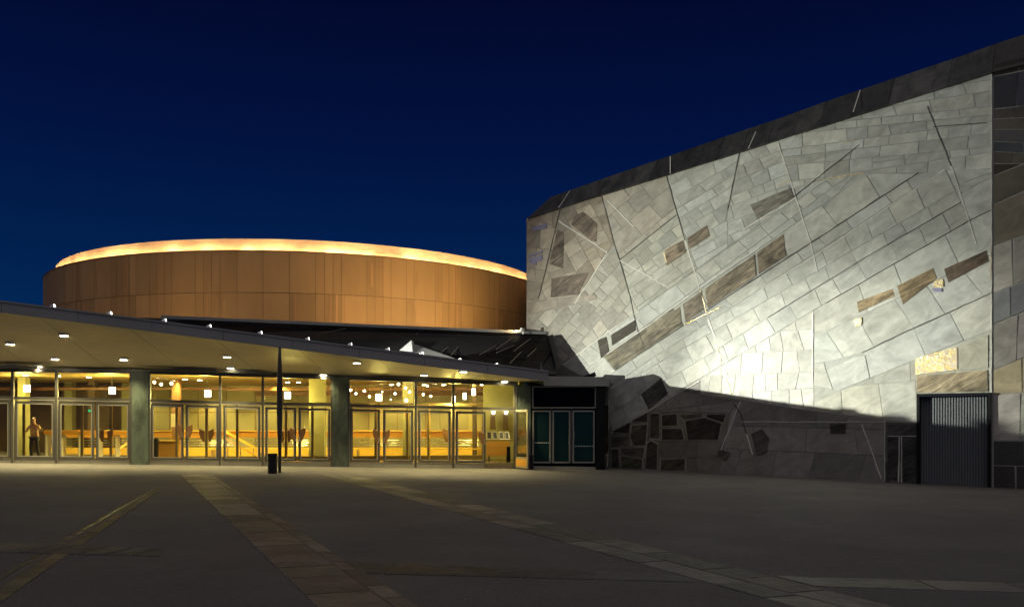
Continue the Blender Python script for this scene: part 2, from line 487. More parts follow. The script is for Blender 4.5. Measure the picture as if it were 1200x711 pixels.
# mullions, header, transom rails: one framework per bay
bays = [(-190, -120, [-155]), (-120, -40, [-80]), (-40, 154.5, [15, 66.5]), (174, 389.5, [258, 308]), (407.5, 604, [487, 531])]
bm = bmesh.new()
for x0, x1, mids in bays:
    xs = [x0 + .8] + mids + [x1 - .8]
    for x in xs:
        a = FG(x); b = FP(x, interp(TOP, x))
        b.x, b.y = a.x, a.y
        beam(bm, a + Vector((0, 0, -.02)), b, .085, .16, FN)
        beam(bm, a + Vector((0, 0, 0)) + FN * .0835 + FD * .05, b + FN * .0835 + FD * .05 - Vector((0, 0, .1)), .015, .012, FN, 1)
    for xa, xb in zip(xs, xs[1:]):
        fbar(bm, (xa, interp(TRAN, xa)), (xb, interp(TRAN, xb)), .09, .13, 0)
        fbar(bm, (xa, interp(TRAN, xa) + 2.2), (xb, interp(TRAN, xb) + 2.2), .03, .145, 0, 1)
for xa, xb in zip([-200, 0, 155, 390], [0, 155, 390, 606]):
    fbar(bm, (xa, interp(TOP, xa) - 2.0), (xb, interp(TOP, xb) - 2.0), .16, .24, 0)
obj('facade_frame', bm, [M['frame'], M['frame_light']], foyer)

# plinths
for x0, x1, mids in bays:
    xs = [x0] + mids + [x1]
    for xa, xb in zip(xs, xs[1:]):
        if xa == 531: xb = 569
        bm = bmesh.new()
        a, b = FG(xa + 1.5, .02, -.03), FG(xb - 1.5, .02, -.03)
        ta, tb = FP(xa + 1.5, interp(BOT, xa) + .7, .02), FP(xb - 1.5, interp(BOT, xb) + .7, .02)
        prism(bm, [a, b, tb, ta], -FN * .12)
        obj('plinth', bm, M['plinth'], foyer)

# transom windows
for x0, x1, mids in bays:
    xs = [x0 + 1.5] + mids + [x1 - 1.5]
    for xa, xb in zip(xs, xs[1:]):
        bm = bmesh.new()
        prism(bm, [FP(xa, interp(TRAN, xa) - 1), FP(xb, interp(TRAN, xb) - 1), FP(xb, interp(TOP, xb)), FP(xa, interp(TOP, xa))], -FN * .012)
        obj('transom_window', bm, M['glass'], foyer)

def wing(bm, px, py, side, off):
    """carved wooden pull: a wing that is broad at the top and narrows downwards"""
    shp = [(0, 0), (3.0, 0.2), (7.2, -2.2), (8.0, 1), (7.6, 6), (5.8, 11), (3.4, 15.4), (1.0, 16.5), (0, 13)]
    pts = [FP(px + side * x * .85, py + y * .9, off) for x, y in shp]
    prism(bm, pts, FN * .05, inset=.06)

def door(xa, xb, handle=None, closed=True):
    """one door leaf: frame, pane, optional carved handle"""
    ya, yb = interp(TRAN, xa) + 4.3, interp(TRAN, xb) + 4.3
    za, zb = interp(BOT, xa) - 1, interp(BOT, xb) - 1
    bm = bmesh.new()
    fbar(bm, (xa + 1, ya), (xa + 1, za), .075, .06, .03); fbar(bm, (xb - 1, yb), (xb - 1, zb), .075, .06, .03)
    fbar(bm, (xa, ya + .8), (xb, yb + .8), .075, .062, .03); fbar(bm, (xa, za), (xb, zb), .075, .062, .03)
    i = 2.6
    for p, q in (((xa + i, ya + 2.2), (xa + i, za - 1)), ((xb - i, yb + 2.2), (xb - i, zb - 1)), ((xa + i, ya + 2.4), (xb - i, yb + 2.4)), ((xa + i, za - 1.6), (xb - i, zb - 1.6))):
        fbar(bm, p, q, .028, .05, .035, 1)
    d = obj('door', bm, [M['frame'], M['frame_light']], foyer)
    bm = bmesh.new()
    prism(bm, [FP(xa + 1, ya, .03), FP(xb - 1, yb, .03), FP(xb - 1, zb, .03), FP(xa + 1, za, .03)], -FN * .01)
    obj('pane', bm, M['glass'], d)
    if handle:
        bm = bmesh.new()
        xm = xb - 1.4 if handle > 0 else xa + 1.4
        wing(bm, xm, interp(TRAN, xm) + 28.5, -handle, .07)
        obj('handle', bm, M['wood_dark'], d)
        bm = bmesh.new()
        p = FP(xm, interp(TRAN, xm) + 36, .09); q = FP(xm, interp(TRAN, xm) + 43, .09)
        tube(bm, [p, q], .03, 8)
        obj('lock', bm, M['steel'], d)
doors = [(-118, -82, 1), (-78, -42, -1), (-38, 12, 0), (18, 64, 0), (69, 110, 0), (113, 152, 0), (177, 215, 1), (218, 256, -1), (262, 305, 0),
         (311, 347, 1), (350, 387, -1), (410, 445, 1), (449, 484, -1), (490, 528, 0), (534, 569, 1)]
for a in doors: door(*a)

# open leaf swung out onto the plaza
hx, hy = FP(604, 480), FG(604)
oe = Vector((.0190 * 34.9, 34.9, 0))
def leafp(t, z): return Vector((hy.x + (oe.x - hy.x) * t, hy.y + (oe.y - hy.y) * t, z))
ld = (oe - Vector((hy.x, hy.y, 0))).normalized(); ln = Vector((ld.y, -ld.x, 0))
if ln.y > 0: ln = -ln
zb0, zt0 = hy.z + .06, FP(604, 480).z
bm = bmesh.new()
for t in (.04, .96): beam(bm, leafp(t, zb0), leafp(t, zt0), .09, .06, ln)
for z in (zb0 + .04, zt0 - .05, zb0 + .42): beam(bm, leafp(.0, z), leafp(1, z), .09, .058, ln)
dl = tag(obj('door', bm, M['frame_light'], foyer), 'door leaf standing open')
bm = bmesh.new(); prism(bm, [leafp(.05, zb0 + .44), leafp(.95, zb0 + .44), leafp(.95, zt0 - .08), leafp(.05, zt0 - .08)], ln * .012); obj('pane', bm, M['glass'], dl)
bm = bmesh.new(); prism(bm, [leafp(.07, zb0 + .07), leafp(.93, zb0 + .07), leafp(.93, zb0 + .38), leafp(.07, zb0 + .38)], ln * .03); obj('kick_panel', bm, M['wood'], dl)
bm = bmesh.new(); tube(bm, [leafp(.88, 1.0) + ln * .07, leafp(.88, 1.35) + ln * .07], .02, 8); obj('handle', bm, M['steel'], dl)

# ------------------------------------------------------------------ right-hand dark entrance
bm = bmesh.new()
def blk(bm, xa, xb, yt, off, depth, dz=-.05):
    a, b = FG(xa, off, dz), FG(xb, off, dz)
    z = FP(xa, yt, off).z
    prism(bm, [a, b, b - FN * depth, a - FN * depth], (0, 0, z - a.z))
blk(bm, 605.5, 622, 451, .05, .7)
obj('pier', bm, M['pier'], foyer)
bm = bmesh.new(); blk(bm, 698.5, 709, 450, .10, 1.2); blk(bm, 622.2, 698, 450.5, -.45, .1)
obj('side_wall', bm, M['black'], foyer)
bm = bmesh.new()
prism(bm, [FP(625, 454, .02), FP(697, 454, .02), FP(697, 476.5, .02), FP(625, 476.5, .02)], -FN * .02)
sg = obj('transom_window', bm, M['sign_glass'], foyer)
bm = bmesh.new()
for p, q in (((624, 453), (698, 453)), ((624, 477.5), (698, 477.5)), ((624.3, 453), (624.3, 478)), ((697.6, 453), (697.6, 478))):
    fbar(bm, p, q, .05, .06, .04)
obj('frame', bm, M['frame_light'], sg)
for (xa, xb) in ((624, 645), (647.5, 668), (671, 696.5)):
    bm = bmesh.new()
    y0, y1 = 481.5, 541.5
    for p, q in (((xa, y0), (xb, y0)), ((xa, y1), (xb, y1)), ((xa + .6, y0), (xa + .6, y1)), ((xb - .6, y0), (xb - .6, y1))):
        fbar(bm, p, q, .06, .06, .02)
    d = obj('door', bm, M['frame_light'], foyer)
    bm = bmesh.new(); prism(bm, [FP(xa, y0), FP(xb, y0), FP(xb, y1), FP(xa, y1)], -FN * .015); obj('pane', bm, M['dark_glass'], d)
    for k in range(7):
        if 646 < xa < 650: break
        c = FP(xa + 3 + (xb - xa - 6) * k / 6, 519 + (4 if xa > 660 else 0), .006)
        bm = bmesh.new(); prism(bm, [c, c + FD * .06, c + FD * .06 + Vector((0, 0, .035)), c + Vector((0, 0, .035))], FN * .002)
        obj('glass_marking', bm, M['white'], d)
    if xa > 660:
        bm = bmesh.new(); tube(bm, [FP(xa + 1.5, 506, .09), FP(xa + 1.5, 517, .09)], .02, 8); obj('handle', bm, M['steel'], d)
bm = bmesh.new(); a, b = FG(622, .1, -.03), FG(698, .1, -.03); prism(bm, [a, b, b - FN * .45, a - FN * .45], (0, 0, .15)); obj('plinth', bm, M['plinth'], foyer)
for xm in (646.3, 669.5):
    bm = bmesh.new(); fbar(bm, (xm, 479), (xm, 543), .05, .08, .0); obj('mullion', bm, M['frame'], foyer)

# ------------------------------------------------------------------ canopy
E0 = Vector((1.35, 31.5, 3.63)); ED = Vector((-9.4, -2.0, 1.07))
def EY(x): return E0.y + ED.y * ((x - E0.x) / ED.x)
def EZ(x): return E0.z + ED.z * ((x - E0.x) / ED.x)
FH = .40                                             # fascia height
def HYc(x): return 32 + (x + 19.2) * KF              # header line under the canopy
def HZc(x):
    Y = HYc(x); px = CX + x / Y * F
    return FP(px, interp(TOP, px) - 4.5).z
def soff(x, y):
    y0, y1 = EY(x) + .05, HYc(x) + .1
    t = (y - y0) / (y1 - y0)
    z0 = EZ(x) - FH
    return z0 + (HZc(x) - z0) * t
XS = [-30 + i * (31.2) / 40 for i in range(41)]
bm = bmesh.new()
rows = []
for x in XS:
    r = []
    for k in range(9):
        xx = min(x, 1.2 - 1.15 * k / 8)
        y = EY(xx) + .05 + (HYc(xx) + .1 - EY(xx) - .05) * k / 8
        r.append(bm.verts.new((xx + (x - xx) * .02, y, soff(xx, y))))
    rows.append(r)
for a, b in zip(rows, rows[1:]):
    for k in range(8): bm.faces.new((a[k], b[k], b[k + 1], a[k + 1]))
# roof deck above: falls slightly away from the edge
bmr = bmesh.new()
def deck(x, t): 
    y = EY(x) + .1 + t * (HYc(x) + 1.0 - EY(x) - .1)
    return Vector((x, y, EZ(x) - .06 - .12 * t * (HYc(x) - EY(x)) * .35))
rows = []
for x in XS:
    rows.append([bmr.verts.new(deck(x, k / 4)) for k in range(5)])
for a, b in zip(rows, rows[1:]):
    for k in range(4): bmr.faces.new((a[k], b[k], b[k + 1], a[k + 1]))
canopy = obj('canopy', bmr, M['roof'], foyer)
obj('soffit', bm, M['soffit'], canopy, smooth=True)
bm = bmesh.new()
xl = -30
a, b = Vector((xl, EY(xl), EZ(xl))), E0.copy()
prism(bm, [a, b, b - Vector((0, 0, FH)), a - Vector((0, 0, FH))], (0, .1, 0))
# rounded nose and return along the right-hand side
c = Vector((1.30, 36.2, 3.52))
prism(bm, [b + Vector((.0, .0, -.001)), c, c - Vector((0, 0, .12)), b - Vector((0, 0, FH - .001))], (-.08, 0.02, 0))
# joints of the fascia sheets and the drip edge
for k in range(1, 14):
    q = a.lerp(b, k / 14)
    beam(bm, q - Vector((0, .004, FH - .01)), q - Vector((0, .004, .01)), .014, .01, (0, -1, 0), 1)
beam(bm, a + Vector((0, -.01, -.031)), b + Vector((0, -.01, -.031)), .06, .05, (0, -1, 0), 0)
obj('fascia', bm, [M['fascia'], M['frame']], canopy)
# soffit panel joints
for k in range(11):
    bm = bmesh.new()
    x = -29 + 2.7 * k
    y0, y1 = EY(x) + .1, HYc(x) - .1
    prev = None
    for j in range(7):
        y = y0 + (y1 - y0) * j / 6
        p = Vector((x, y, soff(x, y) - .003))
        if prev is not None: beam(bm, prev, p, .014, .006, (0, 0, -1))
        prev = p
    bmesh.ops.remove_doubles(bm, verts=bm.verts[:], dist=.004)
    obj('soffit_joint', bm, M['soffit_gap'], canopy)
# folded dark triangles where glass meets soffit
for xa, xm, xb, h in ((166, 246, 256, 7), (256, 284, 318, 6), (430, 484, 492, 6.5), (492, 520, 560, 5), (-20, 10, 60, 5)):
    ya, yb = interp(TOP, xa) - 4, interp(TOP, xb) - 4
    pts = [FP(xa, ya, .5), FP(xb, yb, .5), FP(xm + 4, interp(TOP, xm) - 4 - h, .5), FP(xm, interp(TOP, xm) - 4 - h, .5)]
    bm = bmesh.new(); prism(bm, pts, -FN * .22); obj('soffit_fold', bm, M['frame'], canopy)

def on_soffit(px, py):
    lo, hi = 15.0, 40.0
    u = (px - CX) / F; s = -(py - HY) / F
    # from the camera outward: the ray is below the soffit first, then passes above it
    Y = lo
    while Y < hi:
        x, z = u * Y, CAMZ + s * Y
        if Y > EY(x) + .05 and z > soff(x, Y): return Vector((x, Y, soff(x, Y)))
        Y += .01
    return Vector((u * 33, 33, 3.6))
def disc(bm, c, r, h, seg=14, mi=0, n=Vector((0, 0, -1))):
    pts = [c + Vector((math.cos(2 * math.pi * k / seg) * r, math.sin(2 * math.pi * k / seg) * r, 0)) for k in range(seg)]
    return prism(bm, pts, n * h, mi)
downs = [(75, 392), (64.5, 419.5), (145, 420), (45, 428.5), (12, 402), (266, 417), (270, 430), (196, 435), (418, 424), (379, 438), (497, 438.5), (543, 434.5), (591.5, 446), (-60, 400), (-40, 425)]
for px, py in downs:
    p = on_soffit(px, py)
    bm = bmesh.new(); disc(bm, p + Vector((0, 0, .03)), .17, .075, mi=0); disc(bm, p - Vector((0, 0, .046)), .12, .012, mi=1)
    obj('downlight', bm, [M['white'], M['down']], canopy)
    light('Downlight', 'SPOT', p - Vector((0, 0, .09)), 640, (1, .84, .40), spot_size=R(120), spot_blend=.8, shadow_soft_size=.1, target=p - Vector((0, 0, 3)))
# spindle column
g = G(327.8, 553.5)
top = None
z = 1.0
while z < 8 and soff(g.x, g.y) > z: z += .01
bm = bmesh.new()
H = soff(g.x, g.y) - g.z + .02
prof = [(0, .058), (.08, .06), (.2, .072), (.4, .108), (.55, .125), (.68, .122), (.8, .100), (.92, .066), (1, .045)]
tube(bm, [g + Vector((0, 0, H * t - .02)) for t, _ in prof], [r * .86 for _, r in prof], 16)
disc(bm, g + Vector((0, 0, .02)), .13, .03)
obj('column', bm, M['spindle'], canopy, smooth=True)

# corner roof slab over the dark entrance
bm = bmesh.new()
a, b = FP(637, 440.5, .55), FP(712.5, 440.5, .15)
b.z = a.z + .02
back = Vector((.3, 2.0, 0))
prism(bm, [a, b, b + back, a + back], (0, 0, -.40))
obj('corner_roof', bm, M['fascia'], foyer)
for (xa, xm, xb, yb, yt) in ((685, 697, 699, 440, 435.5),):
    pts = [P(xa, yb, 37.6), P(xb, yb, 37.6), P(xm, yt, 37.6)]
    bm = bmesh.new(); prism(bm, pts, (0, .9, 0)); obj('roof_ridge', bm, M['black'], foyer)
# added black upstand along the right-hand side of the canopy, its profile shaped to cast the lower edge of the floodlit area on the stone hall
LAMP = Vector((-9.5, 32.7, EZ(-8.77) + .37))
W0 = Vector((4.3, 38.7, 0)); WD = Vector((12.2, -9.3, 0)).normalized(); WN = Vector((-9.3, -12.2, 0)).normalized()
def WP(px, py, off=0.0):
    """point at px,py on the big stone wall, off metres proud of its backing"""
    u = (px - CX) / F
    o = W0 + WN * off
    Y = (o.x * WN.x + o.y * WN.y) / (u * WN.x + WN.y)
    return P(px, py, Y)
bm = bmesh.new()
prof = []
for q_ in ((690, 452), (712, 447), (740, 442.5), (766, 438), (774, 441), (785, 452), (850, 461), (910, 470), (1000, 482), (1075, 493), (1120, 500)):
    p = WP(*q_); t = (1.27 - LAMP.x) / (p.x - LAMP.x); p = LAMP.lerp(p, t)
    prof.append((p.y, p.z))
prof.sort()
prism(bm, [(1.27, y, z) for y, z in prof] + [(1.27, prof[-1][0], 3.3), (1.27, prof[0][0], 3.3)], (-.05, 0, 0))
obj('shadow_upstand', bm, M['black'], canopy)

# raised black roof between canopy and drum, flat edge on top
bm = bmesh.new(); lay = toned(bm)
U0, U1 = P(190, 372.2, 36.5), P(640, 391, 40.7)
L0, L1 = P(190, 398, 33.2), P(652, 436, 38.3)
rng = random.Random(4)
nx, ny = 18, 4
for i in range(nx):
    for j in range(ny):
        def q(a, b): return (U0.lerp(U1, a)).lerp(L0.lerp(L1, a), b)
        sk = .10
        a0, a1 = (i) / nx, (i + 1) / nx - .0012
        b0, b1 = j / ny, (j + 1) / ny - .012
        def qq(a, b): return q(min(1, max(0, a + (b - .5) * -sk)), b)
        pts = [qq(a0, b0), qq(a1, b0), qq(a1, b1), qq(a0, b1)]
        if (pts[0] - pts[1]).length < .02: continue
        t = rng.uniform(.5, 1.6)
        h = rng.uniform(0, .02)
        fs = prism(bm, [p + Vector((0, -.01, h)) for p in pts], (0, .06, -.08))
        paint(fs, lay, (.0055 * t, .0042 * t, .0036 * t))
fs = prism(bm, [U0 - Vector((0, 0, .1)), U1 - Vector((0, 0, .1)), L1 - Vector((0, 0, .1)), L0 - Vector((0, 0, .1))], (0, .3, -.15)); paint(fs, lay, (.03, .03, .03))
for k in range(15):
    a0 = rng.uniform(.3, .98); b0 = rng.uniform(.15, .6)
    p = q(a0, b0) + Vector((0, -.05, .05)); r_ = q(a0 - rng.uniform(.03, .06), b0 + rng.uniform(.2, .38)) + Vector((0, -.05, .05))
    n0 = len(bm.faces); beam(bm, p, r_, .03, .02, (0, -1, 1)); bm.faces.ensure_lookup_table(); paint(bm.faces[n0:], lay, (.16, .14, .12))
obj('sloped_roof', bm, M['black_roof'], foyer)
bm = bmesh.new()
prism(bm, [U0 + Vector((-.5, 0, 0)), U1, Vector((1.6, 62, 6.0)), Vector((-32, 62, 6.2)), Vector((-32, 36.5, 6.2))], (0, 0, -.12))
obj('flat_roof', bm, M['roof'], foyer)
bm = bmesh.new(); beam(bm, U0 + Vector((0, -.12, .02)), U1 + Vector((0, -.12, .02)), .13, .06, (0, -1, 0)); obj('roof_edge', bm, M['fascia'], foyer)
bm = bmesh.new()                                      # end wall of the raised roof
prism(bm, [U1 + Vector((0, -.02, -.13)), P(648, 391.5, 39.9), P(652, 440, 38.2), L1 - Vector((0, 0, .6))], (.02, .5, 0))
obj('end_wall', bm, M['black'], foyer)
# triangular roof light
bm = bmesh.new()
s0, s1, s2 = P(468, 410.5, 36.7), P(483.5, 412, 36.7), P(482, 398.5, 37.1)
prism(bm, [s0, s1, s2], (.05, .5, -.02))
rl = obj('roof_light', bm, M['white'], foyer)
bm = bmesh.new()
prism(bm, [s1 + Vector((.03, .1, 0)), P(534, 420, 36.9), P(484, 402.5, 37.4)], (.02, .4, -.1))
obj('ridge', bm, M['fascia'], rl)

# ------------------------------------------------------------------ floodlights along the canopy edge
fx = [61.5, 128, 192, 244.6, 304.5, 360, 410, 454, 494, 538, 581]
ED2 = Vector((ED.x, ED.y, 0)).normalized()
BK = Vector((-.208, .978, 0))
ords = ['eleventh', 'tenth', 'ninth', 'eighth', 'seventh', 'sixth', 'fifth', 'fourth', 'third', 'second', 'first']
AIM = P(915, 370, 34.0)
proto = None
def make_flood(pos, aim, label):
    base = pos.copy()
    d = (aim - pos).normalized(); d.z = max(.12, min(d.z, .35)); d.normalize()
    t = thing('floodlight', label, 'floodlight', (pos.x, pos.y, EZ(pos.x + .3) - .12), 'white floodlights along the canopy edge')
    s = d.cross(Vector((0, 0, 1))).normalized(); u = s.cross(d)
    def fp(a, b, c): return pos + (d * a + s * b + u * c) * .78
    bm = bmesh.new()
    prism(bm, [fp(-.09, -.06, -.035), fp(-.09, .06, -.035), fp(-.09, .06, .035), fp(-.09, -.06, .035)], d * .06)
    for p0 in (fp(-.04, 0, 0),):
        a_ = [fp(-.03, -.065, -.04), fp(-.03, .065, -.04), fp(-.03, .065, .04), fp(-.03, -.065, .04)]
        b_ = [fp(.08, -.11, -.07), fp(.08, .11, -.07), fp(.08, .11, .07), fp(.08, -.11, .07)]
        va = [bm.verts.new(v) for v in a_]; vb = [bm.verts.new(v) for v in b_]
        for k in range(4): bm.faces.new((va[k], va[(k + 1) % 4], vb[(k + 1) % 4], vb[k]))
        bm.faces.new(vb)
    obj('housing', bm, M['white'], t)
    bm = bmesh.new(); prism(bm, [fp(.082, -.10, -.06), fp(.082, .10, -.06), fp(.082, .10, .06), fp(.082, -.10, .06)], d * .01)
    obj('lens', bm, M['flood'], t)
    bm = bmesh.new(); beam(bm, pos - Vector((0, 0, .32)), pos - Vector((0, 0, .04)), .05, .05, d)
    obj('bracket', bm, M['white'], t)
    return pos + d * .14
FLOODS = []
for i, px in enumerate(fx):
    u = (px - CX) / F
    # stand 1.4 m behind the edge, on the line the beam plane passes through
    b = 1.4; hh = .16 if i < 9 else .105
    Y = 25.0
    while Y < 40 and not (Y - EY(u * Y)) * .978 > b: Y += .01
    x = u * Y
    ex = x + .208 * b
    pos = Vector((x, Y, EZ(ex) + hh))
    FLOODS.append(make_flood(pos, AIM, 'small white floodlight on the canopy roof, %s from its right hand tip' % ords[i]))

# ------------------------------------------------------------------ foyer interior
def ipt(px, py, Y): return P(px, py, Y)
bm = bmesh.new()
fl = [(-34, 30.2), (.3, 36.05), (.6, 41.2), (.3, 49), (-34, 49)]
prism(bm, [(x, y + .12, .02) for x, y in fl], (0, 0, -.5))
obj('floor', bm, M['floor'], foyer)
bm = bmesh.new()
prism(bm, [(x, y + .3, 3.78) for x, y in fl], (0, 0, .12))
obj('ceiling', bm, M['ceiling'], foyer)
bm = bmesh.new(); lay = toned(bm)
rng = random.Random(31)
x = -20.2
while x < .4:
    x2 = min(.4, x + rng.choice((.78, 1.55, 1.55, 2.3))); t = rng.uniform(.72, 1.18); hue = rng.uniform(-.05, .05)
    paint(box(bm, x + .004, x2 - .004, 46.5 + rng.uniform(0, .02), 46.7, .02, 3.78), lay, (.38 * t * (1 + hue), .335 * t, .16 * t * (1 - 3 * hue)))
    x = x2
obj('back_wall', bm, mat('cream_panel', (.37, .35, .17), .6, tone=True, noise=(.8, .5, (.75, .74, .68))), foyer)
bm = bmesh.new()
for k in range(1, 13):
    x = -20.2 + 1.55 * k; box(bm, x - .012, x + .012, 46.48, 46.5, .05, 3.7)
box(bm, -20.1, .35, 46.484, 46.5, 2.3, 2.33)
obj('wall_joint', bm, M['wood_dark'], foyer)
bm = bmesh.new(); box(bm, -34, -20.0, 44.0, 44.2, .02, 3.78); obj('back_wall', bm, M['brown_wall'], foyer)
bm = bmesh.new(); box(bm, -20.45, -20.2, 44.21, 46.7, .02, 3.78); obj('inner_wall', bm, M['cream'], foyer)
bm = bmesh.new(); box(bm, .3, .6, 36.7, 46.5, .02, 3.78); obj('inner_wall', bm, M['cream'], foyer)
# free-standing inner columns and coloured wall panels
for px, wpx, Y, m in ((25, 9, 38.5, 'cream'), (80, 9, 43.0, 'cream'), (107, 8, 42, 'brown_wall'), (148, 11, 43.5, 'cream'), (205, 7, 40, 'wood_dark'), (371, 18, 38.2, 'cream'), (478, 12, 38.5, 'cream'), (556, 5, 41, 'brown_wall')):
    bm = bmesh.new(); p = P(px, 500, Y); h = wpx / F * Y / 2
    box(bm, p.x - h, p.x + h, Y, Y + .4, .02, 3.77)
    obj('inner_column', bm, M[m], foyer)
# mezzanine beam and dark ceiling rails
bm = bmesh.new()
for Y, z in ((40.5, 3.25), (44.2, 3.15)):
    box(bm, -13.3, .2, Y, Y + .25, z, z + .16)
box(bm, -30, -13.4, 41, 41.2, 3.3, 3.42)
obj('ceiling_beam', bm, M['wood_dark'], foyer)
# ceiling spots inside
for px, py in ((30, 437.8), (68, 438.5), (104, 440), (217, 442.5), (234, 443.5), (337, 446), (350, 446), (446, 448.5), (459, 449), (497, 450), (520, 451), (556, 452.5), (-30, 437), (565, 452)):
    u = (px - CX) / F
    Y = (3.74 - CAMZ) / (-(py + 1.5 - HY) / F)
    Y = min(max(Y, FY(px) + 1.2), 45)
    p = Vector((u * Y, Y, 3.76))
    bm = bmesh.new(); disc(bm, p, .13, .03); disc(bm, p - Vector((0, 0, .032)), .1, .01, mi=1)
    obj('ceiling_light', bm, [M['white'], M['down']], foyer)

# inner screen of the lobby: posts, rails and glass 3 m behind the front
bm = bmesh.new()
IO = -3.0
posts = [-60, -10, 28, 63, 96, 130, 152, 207, 242, 278, 335, 366, 412, 440, 477, 502, 530, 566]
for x in posts:
    a, b = FP(x, 534, IO), FP(x, 474, IO)
    a.z = .02; b.x, b.y = a.x, a.y; b.z = 2.55
    beam(bm, a, b, .10, .07, FN)
    beam(bm, a + FN * .037 + FD * .06, b + FN * .037 + FD * .06, .022, .01, FN, 1)
for z, t in ((2.55, .1), (.16, .2)):
    a, b = FP(-60, 500, IO), FP(604, 500, IO); a.z = b.z = z
    beam(bm, a, b, t, .06, FN)
obj('lobby_screen', bm, [mat('screen_bronze', (.20, .15, .07), .4, metal=.3, noise=(2, .4, (.26, .20, .10))), M['wood_light']], foyer)
for x, s in ((242, 1), (242, -1), (335, -1), (335, 1), (527, -1), (124, -1), (124, 1)):
    bm = bmesh.new(); wing(bm, x + s * 2, 503.5, s, IO + .05); obj('screen_handle', bm, M['wood_dark'], foyer)

# gallery railing with timber boards
rail = thing('railing', 'long oak gallery railing with steel posts behind the foyer glass', 'railing', (-8, 42, 0))
bm = bmesh.new(); a, b = P(280, 505, 42), P(602, 508, 42.5); beam(bm, Vector((-22.9, 42, 1.15)), Vector((.2, 42.4, 1.15)), .30, .08, (0, -1, 0)); obj('top_board', bm, M['wood'], rail)
bm = bmesh.new(); beam(bm, Vector((-22.9, 41.86, 1.33)), Vector((.2, 42.26, 1.33)), .05, .22, (0, -1, 0)); obj('handrail', bm, M['wood_light'], rail)
bm = bmesh.new(); beam(bm, Vector((-22.9, 41.9, .30)), Vector((.2, 42.3, .30)), .42, .1, (0, -1, 0)); obj('bottom_board', bm, M['wood_light'], rail)
for z in (.62, .74, .86):
    bm = bmesh.new(); tube(bm, [(-22.9, 41.9, z), (.2, 42.3, z)], .018, 6); obj('rail', bm, M['steel'], rail)
for k in range(16):
    x = -22.6 + k * 1.5; y = 41.9 + .4 * (x + 22.9) / 23.1
    bm = bmesh.new(); tube(bm, [(x, y, .02), (x, y, 1.0)], .025, 8); obj('post', bm, M['steel'], rail)
bench = thing('bench', 'long birch bench in front of the gallery railing inside the foyer', 'bench', (-6, 40.8, 0))
bm = bmesh.new(); beam(bm, Vector((-17, 40.8, .47)), Vector((-.2, 41.2, .47)), .06, .5, (0, -1, 0)); obj('seat', bm, M['wood_light'], bench)
for k in range(8):
    x = -16.6 + k * 2.3; y = 40.8 + .4 * (x + 17) / 16.8
    bm = bmesh.new(); box(bm, x - .03, x + .03, y - .2, y + .2, .02, .44); obj('leg', bm, M['steel'], bench)
# stair rail that slants across the middle bay
st = thing('stair_railing', 'slanting yellow oak stair handrail seen through the middle doors', 'railing', P(300, 530, 40.0) * 1)
bm = bmesh.new(); beam(bm, P(262, 504, 39.6), P(312, 532, 39.0), .10, .08, (0, -1, 0)); obj('handrail', bm, M['wood_light'], st)
bm = bmesh.new(); beam(bm, P(264, 513, 39.6), P(305, 537, 39.0), .04, .04, (0, -1, 0)); obj('lower_rail', bm, M['wood'], st)
for t in (.1, .4, .7, .97):
    p = P(262, 504, 39.6).lerp(P(312, 532, 39.0), t)
    bm = bmesh.new(); tube(bm, [Vector((p.x, p.y, .02)), p], .025, 8); obj('post', bm, M['steel'], st)
st2 = thing('stair_railing', 'slanting oak stair handrail low behind the two leftmost paired doors', 'railing', P(146, 530, 40.0) * 1)
bm = bmesh.new(); beam(bm, P(134, 531, 39.0), P(153, 516, 39.4), .10, .08, (0, -1, 0)); obj('handrail', bm, M['wood_light'], st2)
for t in (.05, .9):
    p = P(134, 531, 39.0).lerp(P(153, 516, 39.4), t)
    bm = bmesh.new(); tube(bm, [Vector((p.x, p.y, .02)), p], .025, 8); obj('post', bm, M['steel'], st2)

# bar counter at left (oak top on white legs)
ct = thing('counter', 'long oak topped counter on pale legs behind the left doors', 'counter', P(105, 525, 37.5) * 1)
pa, pb = P(53, 506, 37.2), P(156, 507, 38.2)
bm = bmesh.new(); beam(bm, pa, pb, .18, .55, (0, -1, 0)); obj('counter_top', bm, M['wood'], ct)
for t in (.03, .2, .4, .62, .82, .97):
    p = pa.lerp(pb, t); bm = bmesh.new(); beam(bm, Vector((p.x, p.y, .02)), p - Vector((0, 0, .09)), .05, .4, (0, -1, 0)); obj('leg', bm, M['white'], ct)
bm = bmesh.new(); p, q = pa.copy(), pb.copy(); p.z = q.z = .12; beam(bm, p, q, .12, .5, (0, -1, 0)); obj('foot_board', bm, M['wood_light'], ct)

